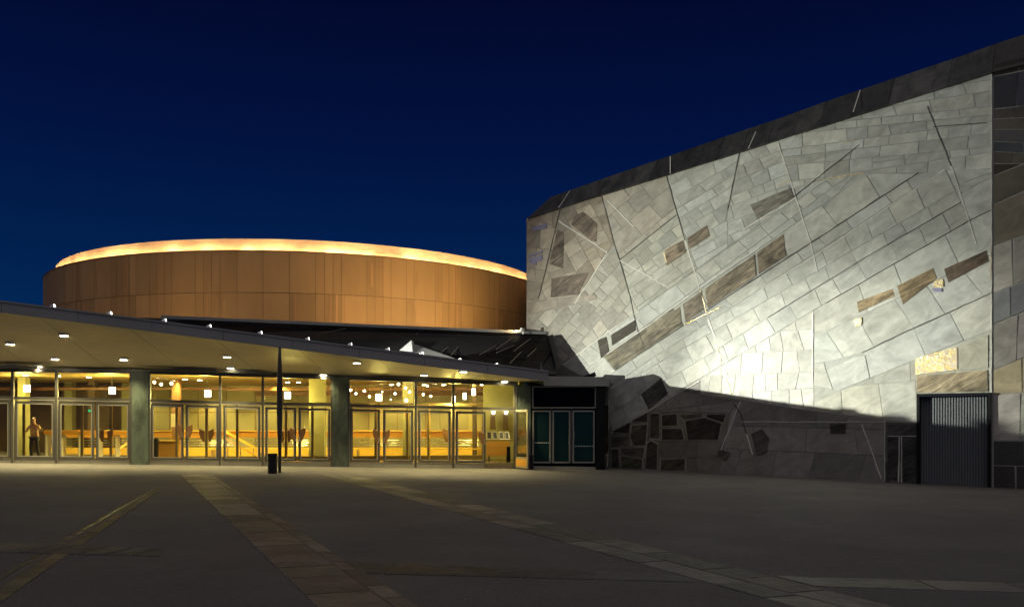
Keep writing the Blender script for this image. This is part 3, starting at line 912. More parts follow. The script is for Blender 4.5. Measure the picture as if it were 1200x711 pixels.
# pendant lamps
pend = [(31.5, 455, 37.5, 'white square pendant lamp over the person behind the left doors'), (131.5, 457.5, 37.8, 'white square pendant lamp just left of the first green pier'),
        (243.5, 461, 37.8, 'white square pendant lamp left of the thin spindle column'), (337, 463, 38.0, 'white square pendant lamp just right of the thin spindle column'),
        (444, 465.5, 38.2, 'white square pendant lamp among the small bulbs in the right bay'), (531.5, 467.5, 38.3, 'white pendant lamp behind the mullion of the right bay'),
        (544.5, 464, 40.0, 'white pendant lamp in the middle of the last transom pane'), (555, 459, 37.6, 'higher small white pendant lamp near the right end of the foyer')]
for i, (px, py, Y, lab) in enumerate(pend):
    c = P(px, py, Y)
    t = thing('pendant_lamp', lab, 'lamp', c * 1, 'white pendant lamps in the foyer')
    r = .135 if i < 5 else .08
    bm = bmesh.new()
    prof = [(-.15, r * .93), (-.14, r), (.13, r), (.15, r * .9)]
    tube(bm, [c + Vector((0, 0, z)) for z, _ in prof], [q_ for _, q_ in prof], 14)
    obj('shade', bm, M['lamp'], t)
    bm = bmesh.new(); tube(bm, [c + Vector((0, 0, .17)), Vector((c.x, c.y, 3.77))], .012, 6); obj('cord', bm, M['frame'], t)
    if i < 6:
        light('PendantGlow', 'POINT', c - Vector((0, .35, .3)), 330, (1, .79, .20), shadow_soft_size=.2)
for x, y, e in ((-3.0, 45.3, 520), (-6.2, 45.4, 420), (-9.6, 45.2, 560), (-13.0, 45.3, 430), (-16.2, 45.4, 520), (-19.3, 45.2, 300), (-24, 41.5, 200), (-2.0, 41.0, 700), (-6.5, 40.6, 700), (-11, 40.2, 700), (-15.5, 39.9, 600), (-20, 39.6, 330)):  # unseen fill spots added to brighten the back wall and railing
    light('FoyerFill', 'SPOT', (x, y, 3.68), e * 1.2, (1, .775, .23), spot_size=R(120), spot_blend=.7, shadow_soft_size=.15, target=(x, y, 0))

# bulb clusters in the right bay and the spots by the first pier
bc = thing('chandelier', 'scattered chandelier of small bare bulbs behind the right bay transom', 'chandelier', P(450, 455, 37.6) * 1)
bm = bmesh.new(); tube(bm, [P(400, 453, 37.6), P(452, 450, 37.6), P(505, 453, 37.6)], .012, 6); tube(bm, [P(452, 450, 37.6), P(452, 440, 37.6)], .012, 6); obj('frame', bm, M['steel'], bc)
for px, py, s in ((411, 457, 1), (417, 461, .9), (427, 458, 1), (433, 464.5, .9), (467, 450, 1.1), (475, 454.5, 1), (480, 459, 1), (463, 461, .9), (476, 469, 1.3), (496, 462, .9), (505, 464, .8), (458, 468, .5), (448, 459, .5), (501, 452, .8)):
    p = P(px, py, 37.6)
    bm = bmesh.new(); bmesh.ops.create_icosphere(bm, subdivisions=2, radius=.052 * s, matrix=Matrix.Translation(p)); obj('bulb', bm, M['bulb'], bc)
    bm = bmesh.new(); tube(bm, [p + Vector((0, 0, .04)), Vector((p.x, p.y, P(px, 450.5, 37.6).z + .02))], .008, 5); obj('wire', bm, M['steel'], bc)
tr = thing('spotlight_rail', 'steel rail with three warm spotlights behind the glass right of the first pier', 'light', P(190, 446, 36.5) * 1)
bm = bmesh.new(); tube(bm, [P(176, 441, 36.5), P(205, 446, 36.5)], .018, 6); obj('rail', bm, M['steel'], tr)
for px, py in ((181, 447), (189, 449.5), (201, 448.5)):
    p = P(px, py, 36.5)
    bm = bmesh.new(); tube(bm, [p + Vector((-.06, 0, .06)), p], [.05, .07], 10); obj('spot_head', bm, M['steel'], tr)
    bm = bmesh.new(); bmesh.ops.create_icosphere(bm, subdivisions=2, radius=.055, matrix=Matrix.Translation(p + Vector((.02, -.05, -.03)))); obj('bulb', bm, M['bulb'], tr)

# ticket desk, poster and bin behind the glass right of the first pier
td = thing('ticket_desk', 'plain yellow ticket desk behind the glass right of the first pier', 'desk', P(198, 530, 36.2) * 1)
bm = bmesh.new(); a, b = P(186, 517, 36.2), P(209, 517, 36.4); prism(bm, [Vector((a.x, a.y, .06)), Vector((b.x, b.y, .06)), b, a], (0, .6, 0)); obj('desk_body', bm, M['wood'], td)
bm = bmesh.new(); beam(bm, a + Vector((-.1, .25, .02)), b + Vector((.1, .25, .02)), .04, .75, (0, -1, 0)); obj('desk_top', bm, M['wood_light'], td)
wb = thing('waste_bin', 'tall black bin beside the yellow ticket desk behind the glass', 'bin', P(182.5, 538, 35.8) * 1)
p = P(182.5, 530, 35.8); bm = bmesh.new(); tube(bm, [Vector((p.x, p.y, .03)), Vector((p.x, p.y, 1.0)), Vector((p.x, p.y, 1.06))], [.11, .12, .1], 12); obj('bin_body', bm, M['bin'], wb)
bm = bmesh.new(); tube(bm, [Vector((p.x, p.y, 1.06)), Vector((p.x, p.y, 1.1))], [.12, .08], 12); obj('lid', bm, M['bin'], wb)
bm = bmesh.new(); p = P(203, 484, 38); prism(bm, [P(200.5, 484.5, 38), P(206, 484.5, 38), P(206, 500, 38), P(200.5, 500, 38)], (0, .02, 0))
tag(obj('poster', bm, M['paper']), 'narrow pale poster on the inner column behind the first pier', 'poster')

bm = bmesh.new(); p = P(105.5, 481, 41.0); box(bm, p.x - .10, p.x + .10, p.y, p.y + .06, p.z - .05, p.z + .05)
tag(obj('exit_sign', bm, emis('green_sign_glow', (.05, .9, .35), .7)), 'small green lit sign behind the left paired doors', 'sign')
bm = bmesh.new(); prism(bm, [P(474.5, 482, 38.2), P(478.5, 482, 38.2), P(478.5, 488.5, 38.2), P(474.5, 488.5, 38.2)], (0, .02, 0))
tag(obj('notice', bm, mat('red_notice', (.55, .10, .06), .7, noise=(6, .5, (.6, .3, .2)))), 'small red notice on the pale inner column of the right bay', 'notice')

# self-service desk seen through the open doorway
kd = thing('information_desk', 'yellow box desk on short legs in the open doorway', 'desk', P(585, 545, 37.0) * 1)
a, b = P(570, 517, 37.0), P(597, 517, 37.2)
bm = bmesh.new(); prism(bm, [a, b, Vector((b.x, b.y, .28)), Vector((a.x, a.y, .28))], (0, .6, 0)); obj('desk_body', bm, M['wood'], kd)
for px in (573, 594):
    p = P(px, 540, 37.05); bm = bmesh.new(); box(bm, p.x - .03, p.x + .03, p.y + .1, p.y + .2, .02, .28); obj('leg', bm, M['frame'], kd)
bm = bmesh.new(); a2, b2 = P(568, 515.5, 37.3), P(603, 515.5, 37.5); beam(bm, a2, b2, .04, .5, (0, -1, 0)); obj('desk_top', bm, M['wood_dark'], kd)
bm = bmesh.new(); p = P(592, 524, 36.92); beam(bm, P(596, 523, 36.9), P(596, 541, 36.9), .16, .18, (0, -1, 0)); obj('speaker', bm, M['black'], kd)
lab4 = ['leftmost of the four upright screens on the desk in the doorway', 'second screen from the left on the desk in the doorway', 'third screen from the left on the desk in the doorway', 'rightmost of the four upright screens on the desk in the doorway']
for i, px in enumerate((573.5, 580.5, 587.5, 594.5)):
    t = thing('display_screen', lab4[i], 'screen', P(px, 514.5, 37.2) * 1, 'screens on the doorway desk')
    sk = 1.2 if i % 2 else .4
    pts = [P(px - 2.7, 514.3, 37.2), P(px + 2.7, 514.3, 37.2), P(px + 2.7 - sk, 505.5, 37.35), P(px - 2.7 - sk * .3, 505.5, 37.35)]
    bm = bmesh.new(); prism(bm, pts, (0, .05, 0)); obj('frame', bm, M['frame_light'], t)
    c = sum(pts, Vector()) / 4
    bm = bmesh.new(); prism(bm, [p_ + (c - p_) * .18 - Vector((0, .004, 0)) for p_ in pts], (0, -.004, 0)); obj('screen_glass', bm, M['bin'], t)
for i, px in enumerate((577.5, 592.5)):
    t = thing('wall_lamp', ('left' if i == 0 else 'right') + ' of two tall wall lamps above the screens in the doorway', 'lamp', P(px, 500, 38.3) * 1, 'wall lamps in the doorway')
    bm = bmesh.new(); prism(bm, [P(px - 2.5, 484, 38.3), P(px + 2.5, 484, 38.3), P(px + 3.6, 503, 38.3), P(px - 3.6, 503, 38.3)], (0, .12, 0)); obj('lamp_body', bm, M['brown_wall'], t)
    bm = bmesh.new(); prism(bm, [P(px - 1.8, 481.5, 38.2), P(px + 3.0, 481.5, 38.2), P(px + 2.0, 485, 38.2), P(px - .8, 485, 38.2)], (0, .08, 0)); obj('lamp_glass', bm, M['lamp'], t)
bm = bmesh.new(); a, b = P(566, 479, 38.5), P(606, 479, 38.6); prism(bm, [Vector((a.x, a.y, .03)), Vector((b.x, b.y, .03)), Vector((b.x, b.y, 3.7)), Vector((a.x, a.y, 3.7))], (0, .1, 0)); obj('inner_wall', bm, M['cream'], foyer)

# black bin at the foot of the dark pier and the litter bin at the spindle column
def litter_bin(g, r, h, lab):
    t = thing('litter_bin', lab, 'bin', g * 1)
    bm = bmesh.new()
    tube(bm, [g + Vector((0, 0, z)) for z in (-.01, .02, h * .46, h * .47, h * .49, h * .5, h * .93)], [r * .94, r, r, r * .95, r * .95, r, r], 20); obj('bin_body', bm, M['bin'], t, smooth=False)
    bm = bmesh.new(); tube(bm, [g + Vector((0, 0, z)) for z in (h * .93, h * .94, h * .99, h)], [r * .93, r * 1.04, r * 1.04, r * .9], 20); obj('lid', bm, M['bin'], t)
litter_bin(G(319.4, 554.5), .155, .68, 'black round litter bin standing against the thin spindle column')
litter_bin(G(620.5, 549.6), .17, .62, 'black bin at the foot of the dark pier by the open door leaf')

# ------------------------------------------------------------------ person behind the left doors
def person():
    base = P(40.5, 532, 36.0); base.z = .02
    t = thing('person', 'standing person in cream shirt and dark trousers behind the glass at far left', 'person', base * 1)
    def skinned(name, verts, edges, rad, m, sub=2):
        me = bpy.data.meshes.new(name); me.from_pydata([Vector(v) for v in verts], edges, [])
        o = bpy.data.objects.new(name, me); C.objects.link(o); o.parent = t
        sk = o.modifiers.new('Skin', 'SKIN')
        for v, r in zip(me.skin_vertices[0].data, rad): v.radius = (r, r) if not isinstance(r, tuple) else r
        me.skin_vertices[0].data[0].use_root = True
        sb = o.modifiers.new('Sub', 'SUBSURF'); sb.levels = sub; sb.render_levels = sub
        me.materials.append(m)
        return o
    z = .13          # stands on the foyer step
    V = [(0, 0, .98 + z), (0, .02, 1.22 + z), (-.02, .0, 1.45 + z), (-.03, -.02, 1.56 + z), (-.03, -.03, 1.66 + z), (-.03, -.03, 1.78 + z),
         (-.11, 0, .9 + z), (-.13, -.05, .5 + z), (-.14, .03, .09 + z), (-.14, -.12, .04 + z),
         (.11, 0, .9 + z), (.15, -.05, .5 + z), (.18, .06, .09 + z), (.18, -.09, .04 + z),
         (-.20, 0, 1.43 + z), (-.30, -.12, 1.20 + z), (-.12, -.30, 1.26 + z), (-.05, -.36, 1.28 + z),
         (.17, 0, 1.42 + z), (.30, -.05, 1.20 + z), (.42, -.22, 1.28 + z), (.47, -.28, 1.33 + z)]
    Ed = [(0, 1), (1, 2), (2, 3), (3, 4), (4, 5), (0, 6), (6, 7), (7, 8), (8, 9), (0, 10), (10, 11), (11, 12), (12, 13), (2, 14), (14, 15), (15, 16), (16, 17), (2, 18), (18, 19), (19, 20), (20, 21)]
    Rd = [(.15, .11), (.14, .10), (.15, .10), .055, (.085, .10), (.075, .095), .085, .058, .045, .045, .085, .058, .045, .045, .058, .045, .036, .04, .058, .045, .036, .04]
    skinned('body', V, Ed, Rd, M['skin'])
    skinned('shirt', [V[0], V[1], V[2], V[14], V[15], V[18], V[19]], [(0, 1), (1, 2), (2, 3), (3, 4), (2, 5), (5, 6)], [(.165, .125), (.16, .12), (.165, .115), .07, .056, .07, .056], M['shirt'])
    skinned('trousers', [V[0], V[6], V[7], V[8], V[10], V[11], V[12]], [(0, 1), (1, 2), (2, 3), (0, 4), (4, 5), (5, 6)], [(.16, .12), .098, .072, .06, .098, .072, .06], M['trousers'])
    skinned('hair', [(-.03, .0, 1.80 + z), (-.03, .03, 1.74 + z)], [(0, 1)], [(.085, .09), (.08, .07)], M['hair'])
    bm = bmesh.new()
    box(bm, base.x - .8, base.x + .8, base.y - .5, base.y + .7, .02, .022 + z)
    obj('foyer_step', bm, M['floor'], foyer)
person()

# ------------------------------------------------------------------ round auditorium drum
DC = Vector((-13.5, 58, 0)); DR = 16.1
drum = thing('concert_drum', 'round copper brown concert hall drum with a glowing rim above the foyer', 'building', (DC.x, DC.y, 6))
def dp(r, a, z): return Vector((DC.x + r * math.cos(a), DC.y + r * math.sin(a), z))
bm = bmesh.new(); lay = toned(bm)
rng = random.Random(7)
ZB, ZM, ZT = 5.9, 8.12, 10.2
n = 240
da = 2 * math.pi / n
i = 0
while i < n:
    wseg = rng.choice((1, 1, 2, 1, 1, 3)); wseg = min(wseg, n - i)
    for (z0, z1) in ((ZB, ZM), (ZM, ZT)):
        # some bays carry a slim lighter board, some are split
        t = rng.uniform(.86, 1.12)
        col = (.41 * t, .25 * t, .108 * t)
        g0 = .0006
        pr = rng.uniform(0, .012)
        k = max(1, wseg)
        for s in range(k):
            a0 = (i + s) * da + (g0 if s == 0 else 0); a1 = (i + s + 1) * da - (g0 if s == k - 1 else 0)
            fs = [quad(bm, [dp(DR + pr, a0, z0 + .015), dp(DR + pr, a1, z0 + .015), dp(DR + pr, a1, z1 - .015), dp(DR + pr, a0, z1 - .015)])]
            paint(fs, lay, col)
        if rng.random() < .38:
            a0 = (i + rng.uniform(.15, .7)) * da; wd = rng.uniform(.003, .0065)
            h0, h1 = (z0 + .02, z1 - .02) if rng.random() < .55 else (z0 + rng.uniform(.4, 1), z1 - rng.uniform(.02, .6))
            fs = prism(bm, [dp(DR + .004, a0, h0), dp(DR + .004, a0 + wd, h0), dp(DR + .004, a0 + wd, h1), dp(DR + .004, a0, h1)], dp(1, a0, 0) * 0 + Vector((math.cos(a0), math.sin(a0), 0)) * .02)
            q_ = rng.uniform(1.15, 1.5); paint(fs, lay, (.34 * q_, .19 * q_, .085 * q_))
    i += wseg
for j in range(n):                                    # backing behind the joints, top rim
    a0, a1 = j * da, (j + 1) * da
    paint([quad(bm, [dp(DR - .03, a0, ZB), dp(DR - .03, a1, ZB), dp(DR - .03, a1, ZT), dp(DR - .03, a0, ZT)])], lay, (.20, .115, .05))
    paint([quad(bm, [dp(DR + .03, a0, ZT), dp(DR + .03, a1, ZT), dp(DR - .12, a1, ZT), dp(DR - .12, a0, ZT)]),
           quad(bm, [dp(DR + .03, a0, ZT), dp(DR + .03, a1, ZT), dp(DR + .03, a1, ZT - .06), dp(DR + .03, a0, ZT - .06)]),
           quad(bm, [dp(DR - .12, a0, ZT), dp(DR - .12, a1, ZT), dp(DR - .12, a1, ZT - .3), dp(DR - .12, a0, ZT - .3)])], lay, (.22, .11, .05))
obj('drum_wall', bm, M['drum'], drum)
RI = 15.56
bm = bmesh.new()
for j in range(n):
    a0, a1 = j * da, (j + 1) * da
    quad(bm, [dp(RI, a0, ZT - .5), dp(RI, a1, ZT - .5), dp(RI - .1, a1, 10.90), dp(RI - .1, a0, 10.90)])
    quad(bm, [dp(RI - .1, a0, 10.90), dp(RI - .1, a1, 10.90), dp(RI - .5, a1, 10.92), dp(RI - .5, a0, 10.92)])
    quad(bm, [dp(RI, a0, ZT - .3), dp(RI, a1, ZT - .3), dp(DR - .03, a1, ZT - .3), dp(DR - .03, a0, ZT - .3)])
bmesh.ops.remove_doubles(bm, verts=bm.verts[:], dist=.002)
obj('rim', bm, M['ring'], drum)
bm = bmesh.new()
for j in range(n):
    a0, a1 = j * da, (j + 1) * da
    quad(bm, [dp(RI - .5, a0, 10.92), dp(RI - .5, a1, 10.92), dp(.5, a1, 11.3), dp(.5, a0, 11.3)])
obj('roof', bm, M['roof'], drum)
# fluorescent tubes in the trough behind the rim of the wall
bm = bmesh.new()
k = 0
while k < 96:
    a0 = 2 * math.pi * k / 96
    rr = DR - .28 - (.09 if k % 3 == 0 else 0)
    zt = ZT - .06 - .08 * (k % 2) - .05 * (rng.random())
    ln_ = rng.choice((.022, .034, .048, .05))
    tube(bm, [dp(rr, a0 + .004, zt), dp(rr, a0 + .004 + ln_, zt)], .032, 6)
    k += 1
obj('light_strip', bm, M['strip'], drum)
# dark streaks on the rim (weathering)
# warm lamps that wash the drum
def wash(pos, tgt, e, lab, size=R(120)):
    t = thing('wall_washer', lab, 'floodlight', pos - Vector((0, 0, .2)), 'warm wall washers at the drum')
    d = (tgt - pos).normalized(); s = d.cross(Vector((0, 0, 1))).normalized(); u = s.cross(d)
    bm = bmesh.new(); prism(bm, [pos + s * a + u * b for a, b in ((-.12, -.08), (.12, -.08), (.12, .08), (-.12, .08))], d * .1); beam(bm, pos - Vector((0, 0, .2)), pos, .04, .04, d); obj('housing', bm, M['white'], t)
    bm = bmesh.new(); prism(bm, [pos + d * .102 + s * a + u * b for a, b in ((-.10, -.06), (.10, -.06), (.10, .06), (-.10, .06))], d * .01); obj('lens', bm, M['lamp'], t)
    light('WallWasher', 'SPOT', pos + d * .16, e, (1, .68, .29), spot_size=size, spot_blend=.9, shadow_soft_size=.15, target=tgt)
wash(P(613, 386.5, 40.1), Vector((-6, 44.5, 8.4)), 2600, 'warm lamp at the right end of the roof edge below the drum')
for x_, y_, e_ in ((-6.0, 38.2, 500), (-15.5, 36.7, 420), (-25, 36.0, 260)):      # unseen fill lamps added above the flat roof to light the rest of the drum
    light('DrumFill', 'SPOT', (x_, y_ + .9, 6.3), e_, (1, .66, .26), spot_size=R(150), spot_blend=.9, shadow_soft_size=.3, target=(x_ * .9 - 1, 44, 8.6))

# ------------------------------------------------------------------ stone hall
W0 = Vector((4.3, 38.7, 0)); WD = Vector((12.2, -9.3, 0)).normalized(); WN = Vector((-9.3, -12.2, 0)).normalized()
def WP(px, py, off=0.0):
    """point at px,py on the big stone wall, off metres proud of its backing"""
    u = (px - CX) / F
    o = W0 + WN * off
    # (u*Y - o.x)*WN.x + (Y - o.y)*WN.y = 0
    Y = (o.x * WN.x + o.y * WN.y) / (u * WN.x + WN.y)
    return P(px, py, Y)
K0 = WP(1162, 500)
D2 = Vector((.89, -.454, 0)).normalized(); N2 = Vector((-.454, -.89, 0)).normalized()
def W2(px, py, off=0.0):
    u = (px - CX) / F
    o = Vector((K0.x, K0.y, 0)) + N2 * off
    Y = (o.x * N2.x + o.y * N2.y) / (u * N2.x + N2.y)
    return P(px, py, Y)
hall = thing('stone_hall', 'tall windowless hall clad in irregular pale stone slabs at the right', 'building', (K0.x, K0.y, -.4))

rng = random.Random(23)
PALE = (.50, .51, .455); WARM = (.44, .385, .30); GREY = (.20, .19, .17); DARK = (.055, .048, .036)
D_ = math.radians
zones = [  # polygon in frame coordinates, course angle (deg, down is +), course height, stone length, tone, variation, gap
    ([(617, 256), (657, 243.4), (634, 340), (631, 352), (617, 357)], 8, (14, 26), (9, 18), WARM, .16, .4),
    ([(657, 243.4), (705, 228.4), (720, 288), (712, 296), (684, 340), (676, 347), (631, 352), (634, 340)], 62, (12, 20), (10, 22), WARM, .18, .4),
    ([(617, 357), (631, 352), (676, 347), (690, 331), (700, 350), (617, 369)], -10, (9, 16), (30, 60), (.42, .37, .30), .1, .4),
    ([(617, 369), (690, 352), (684, 340), (712, 296), (724, 298), (738, 345), (748, 364), (659, 428), (640, 450), (617, 450)], -48, (9, 15), (10, 24), (.43, .41, .345), .12, .4),
    ([(705, 228.4), (781, 204.5), (794, 251), (727, 304), (720, 288)], -40, (16, 26), (18, 34), (.45, .42, .35), .10, .4),
    ([(727, 304), (794, 251), (817, 315), (748, 364), (738, 345)], -35.5, (9, 16), (14, 30), (.46, .46, .39), .12, .4),
    ([(781, 204.5), (867, 177.6), (853, 246), (853, 289.5), (817, 315), (794, 251)], -29, (10, 17), (16, 32), PALE, .08, .4),
    ([(867, 177.6), (912, 163.4), (930, 228), (933, 233), (853, 289.5), (853, 246)], -21, (11, 18), (15, 26), PALE, .09, .4),
    ([(912, 163.4), (1162, 85), (1162, 198), (1076, 203), (1012, 203), (957, 212), (928, 222)], -7, (9, 15.5), (20, 52), PALE, .09, .4),
    ([(933, 233), (928, 222), (957, 212), (1003, 204), (980, 229), (677, 438), (659, 428)], -35.2, (13, 15), (20, 38), PALE, .08, .45),
    ([(980, 229), (1003, 204), (1012, 203), (1076, 203), (740, 422), (704, 447), (677, 438)], -34, (60, 70), (26, 52), PALE, .10, .5),
    ([(1076, 203), (1108, 198), (748, 431), (720, 450), (704, 447), (740, 422)], -33, (60, 70), (26, 46), PALE, .07, .45),
    ([(1108, 198), (1126, 237), (900, 372), (848, 405), (712, 487), (712, 455), (748, 431)], -31.5, (17, 22), (26, 44), PALE, .07, .5),
    ([(1126, 237), (1137, 258), (968, 355), (870, 414), (800, 455), (718, 505), (712, 487), (848, 405), (900, 372)], -30.5, (60, 70), (28, 46), PALE, .07, .5),
    ([(1108, 198), (1162, 198), (1162, 246), (1137, 258), (1126, 237)], -28, (25, 40), (40, 60), PALE, .08, .5),
    ([(1137, 258), (1162, 246), (1162, 343), (1010, 414), (978, 422), (954, 426), (954, 363)], -25.5, (36, 52), (34, 60), PALE, .07, .5),
    ([(954, 363), (954, 482), (868, 468), (820, 461), (822, 443), (870, 414)], -3, (17, 26), (16, 24), (.52, .52, .46), .10, .55),
    ([(1162, 343), (1162, 386), (1010, 447), (985, 458), (954, 452), (954, 426), (978, 422), (1010, 414)], -23, (60, 70), (34, 52), PALE, .07, .5),
    ([(1162, 386), (1162, 461), (1075, 461), (1075, 496), (954, 482), (954, 452), (985, 458), (1010, 447)], -3, (26, 40), (36, 52), (.47, .47, .40), .10, .5),
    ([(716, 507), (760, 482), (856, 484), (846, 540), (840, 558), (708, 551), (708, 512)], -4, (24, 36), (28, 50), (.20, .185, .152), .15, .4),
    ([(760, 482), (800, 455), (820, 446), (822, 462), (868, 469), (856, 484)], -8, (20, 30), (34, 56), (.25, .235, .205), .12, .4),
    ([(868, 469), (954, 482), (1038, 494), (1037, 565), (840, 558), (846, 540)], 2, (24, 34), (26, 52), (.275, .255, .235), .12, .4),  # greyer from the shadow edge down: shade put into the stone tone
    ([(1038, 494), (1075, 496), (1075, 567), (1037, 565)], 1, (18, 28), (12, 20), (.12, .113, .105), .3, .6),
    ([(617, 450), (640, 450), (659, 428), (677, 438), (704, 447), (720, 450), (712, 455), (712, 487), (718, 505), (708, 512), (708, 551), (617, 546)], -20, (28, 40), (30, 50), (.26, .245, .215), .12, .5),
    ([(1161, 461), (1163, 461), (1163, 571), (1161, 571)], 0, (30, 40), (30, 50), (.2, .19, .17), .10, .1),
]
RUB = [(.080, .068, .042), (.095, .082, .05), (.12, .108, .072), (.17, .155, .115), (.06, .052, .034), (.215, .20, .16)]
specials = [  # regions whose stone is of another colour
    ([(709, 408), (745, 378), (790, 372), (778, 402), (720, 440)], (.265, .24, .17)),
]
rubble = [
    ([(717, 506), (739, 494), (738, 507)], (.055, .048, .034)), ([(740, 493), (759, 483), (759, 494)], (.06, .05, .036)), ([(741, 498), (759, 497), (757, 522), (743, 522), (739, 512)], (.11, .098, .066)),
    ([(763, 484), (773, 484), (773, 514), (762, 513)], (.085, .072, .05)), ([(776, 486), (793, 485), (794, 498), (776, 499)], (.06, .05, .034)), ([(776, 502), (799, 502), (802, 515), (776, 515)], (.075, .062, .042)),
    ([(803, 493), (826, 489), (846, 496), (842, 515), (806, 515)], (.055, .045, .03)), ([(828, 485.5), (851, 485.5), (848, 494.5), (829, 488.5)], (.042, .037, .028)),
    ([(717, 526), (725, 526), (726, 548), (718, 548)], (.06, .052, .036)), ([(728, 534), (753, 538), (753, 549), (729, 548)], (.11, .098, .058)), ([(728, 525), (756, 524), (754, 536), (728, 531)], (.12, .104, .07)),
    ([(759, 519), (763, 516), (771, 520), (770, 550), (757, 549)], (.05, .042, .03)), ([(716, 511), (738, 510), (739, 522), (717, 524)], (.14, .125, .09)), ([(775, 538), (803, 537), (803, 551), (774, 551)], (.085, .068, .045)),
    ([(708.5, 474), (713.5, 474), (713.5, 530), (708.5, 533)], (.07, .062, .045)), ([(796, 486), (824, 485), (822, 488), (802, 491)], (.12, .106, .08))]
explicit = [  # individual slabs with an outline of their own
    ([(1004, 353.5), (1046, 338), (1049, 347), (1006, 366)], (.36, .27, .15)),
    ([(1051, 335), (1093, 314), (1098, 326), (1058, 357)], (.33, .245, .13)),
    ([(1106, 315), (1156, 293), (1159, 306), (1111, 331)], (.12, .085, .055)),
    ([(1074, 440), (1157, 433), (1158, 459), (1074, 460)], (.40, .325, .20)),
    ([(1123, 407), (1158, 392), (1158, 431), (1123, 435)], (.46, .44, .34)),
    ([(700, 398), (711, 394), (714, 412), (704, 420)], (.075, .065, .045)),
    ([(716, 392), (745, 374), (745, 387), (717, 405)], (.050, .042, .028)),
    ([(779, 293), (801, 281), (804, 296), (781, 312)], (.27, .215, .145)),
    ([(805, 279), (828, 264), (832, 277), (808, 292)], (.29, .23, .155)),
    ([(673, 253), (683, 248), (700, 262), (699, 284), (690, 280), (669, 263)], (.22, .175, .13)),
    ([(653, 269), (661, 273), (660, 315), (643, 309)], (.20, .165, .12)),
    ([(646, 326), (676, 321), (690, 319), (678, 345), (645, 349)], (.24, .19, .145)),
    ([(879, 240), (926, 220), (930, 232), (887, 257)], (.27, .25, .20)),
    ([(757, 387), (797, 359), (799, 379), (760, 406)], (.30, .255, .175)), ([(800, 356.5), (822, 341), (825, 363), (803, 378)], (.25, .21, .15)), ([(826, 338.5), (884, 298), (886, 323), (829, 361)], (.30, .25, .17)), ([(887, 296), (918, 274), (921, 300), (889, 321)], (.265, .215, .145)),
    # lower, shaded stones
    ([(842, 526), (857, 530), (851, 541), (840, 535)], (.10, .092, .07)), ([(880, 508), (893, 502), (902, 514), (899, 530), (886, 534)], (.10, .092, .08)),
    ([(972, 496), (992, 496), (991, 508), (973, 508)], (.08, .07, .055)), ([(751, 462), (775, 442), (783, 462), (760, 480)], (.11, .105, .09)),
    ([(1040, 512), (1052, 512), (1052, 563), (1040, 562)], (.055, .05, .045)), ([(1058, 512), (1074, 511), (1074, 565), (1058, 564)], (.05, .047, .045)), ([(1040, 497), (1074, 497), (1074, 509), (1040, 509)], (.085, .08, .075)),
]
mosaics = [[(1073, 421), (1092, 414), (1122, 407), (1122, 433), (1073, 439)], [(1001, 375), (1010, 372), (1010, 380), (1003, 383)], [(1096, 329), (1105, 327), (1106, 336), (1094, 337)]]
lilac = [[(625, 265.5), (641, 262.5), (641, 268), (625, 271)], [(620, 299), (636, 294), (636, 296.5), (620, 302)], [(620, 304), (636, 299), (636, 304), (629, 307), (629, 311), (620, 308)], [(1104, 338), (1092, 338), (1096, 342), (1104, 342)]]

bm = bmesh.new(); lay = toned(bm)
def stone(poly, col, gap, lift=0.0, wp=WP, mi=0):
    k = shrink(poly, gap * .75)
    if not k or area(k) < 4: return
    h = rng.uniform(.012, .022) + lift
    tx, ty = rng.uniform(-.00022, .00022), rng.uniform(-.00022, .00022)
    c = cen(k)
    back = [wp(x, y, -0.01) for x, y in k]
    front = [wp(x, y, h + (x - c[0]) * tx + (y - c[1]) * ty) for x, y in shrink(k, .18) or k]
    if len(front) != len(back):
        front = [wp(x, y, h) for x, y in k]
    va = [bm.verts.new(p) for p in back]; vb = [bm.verts.new(p) for p in front]
    fs = [bm.faces.new(vb)]
    n_ = len(va)
    for i_ in range(n_): fs.append(bm.faces.new((va[i_], va[(i_ + 1) % n_], vb[(i_ + 1) % n_], vb[i_])))
    for f in fs: f.material_index = mi
    paint(fs, lay, col)
expoly = [e[0] for e in explicit] + mosaics
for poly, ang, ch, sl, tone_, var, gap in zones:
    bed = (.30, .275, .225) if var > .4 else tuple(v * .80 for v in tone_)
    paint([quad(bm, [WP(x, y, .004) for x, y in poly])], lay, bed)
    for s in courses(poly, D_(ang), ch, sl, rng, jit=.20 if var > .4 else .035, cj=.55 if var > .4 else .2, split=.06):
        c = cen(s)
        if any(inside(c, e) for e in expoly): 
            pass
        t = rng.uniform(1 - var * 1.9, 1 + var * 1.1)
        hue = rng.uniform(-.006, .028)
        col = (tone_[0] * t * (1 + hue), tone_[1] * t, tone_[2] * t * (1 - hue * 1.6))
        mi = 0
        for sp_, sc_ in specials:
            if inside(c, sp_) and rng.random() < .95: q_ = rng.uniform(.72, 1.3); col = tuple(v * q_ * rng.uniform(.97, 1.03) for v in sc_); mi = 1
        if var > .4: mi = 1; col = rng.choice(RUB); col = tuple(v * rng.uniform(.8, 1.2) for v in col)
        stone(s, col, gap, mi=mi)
for poly, col in explicit: q_ = rng.uniform(.9, 1.1); stone(poly, tuple(v * q_ for v in col), .15, .022, mi=1 if max(col) < .42 else 0)
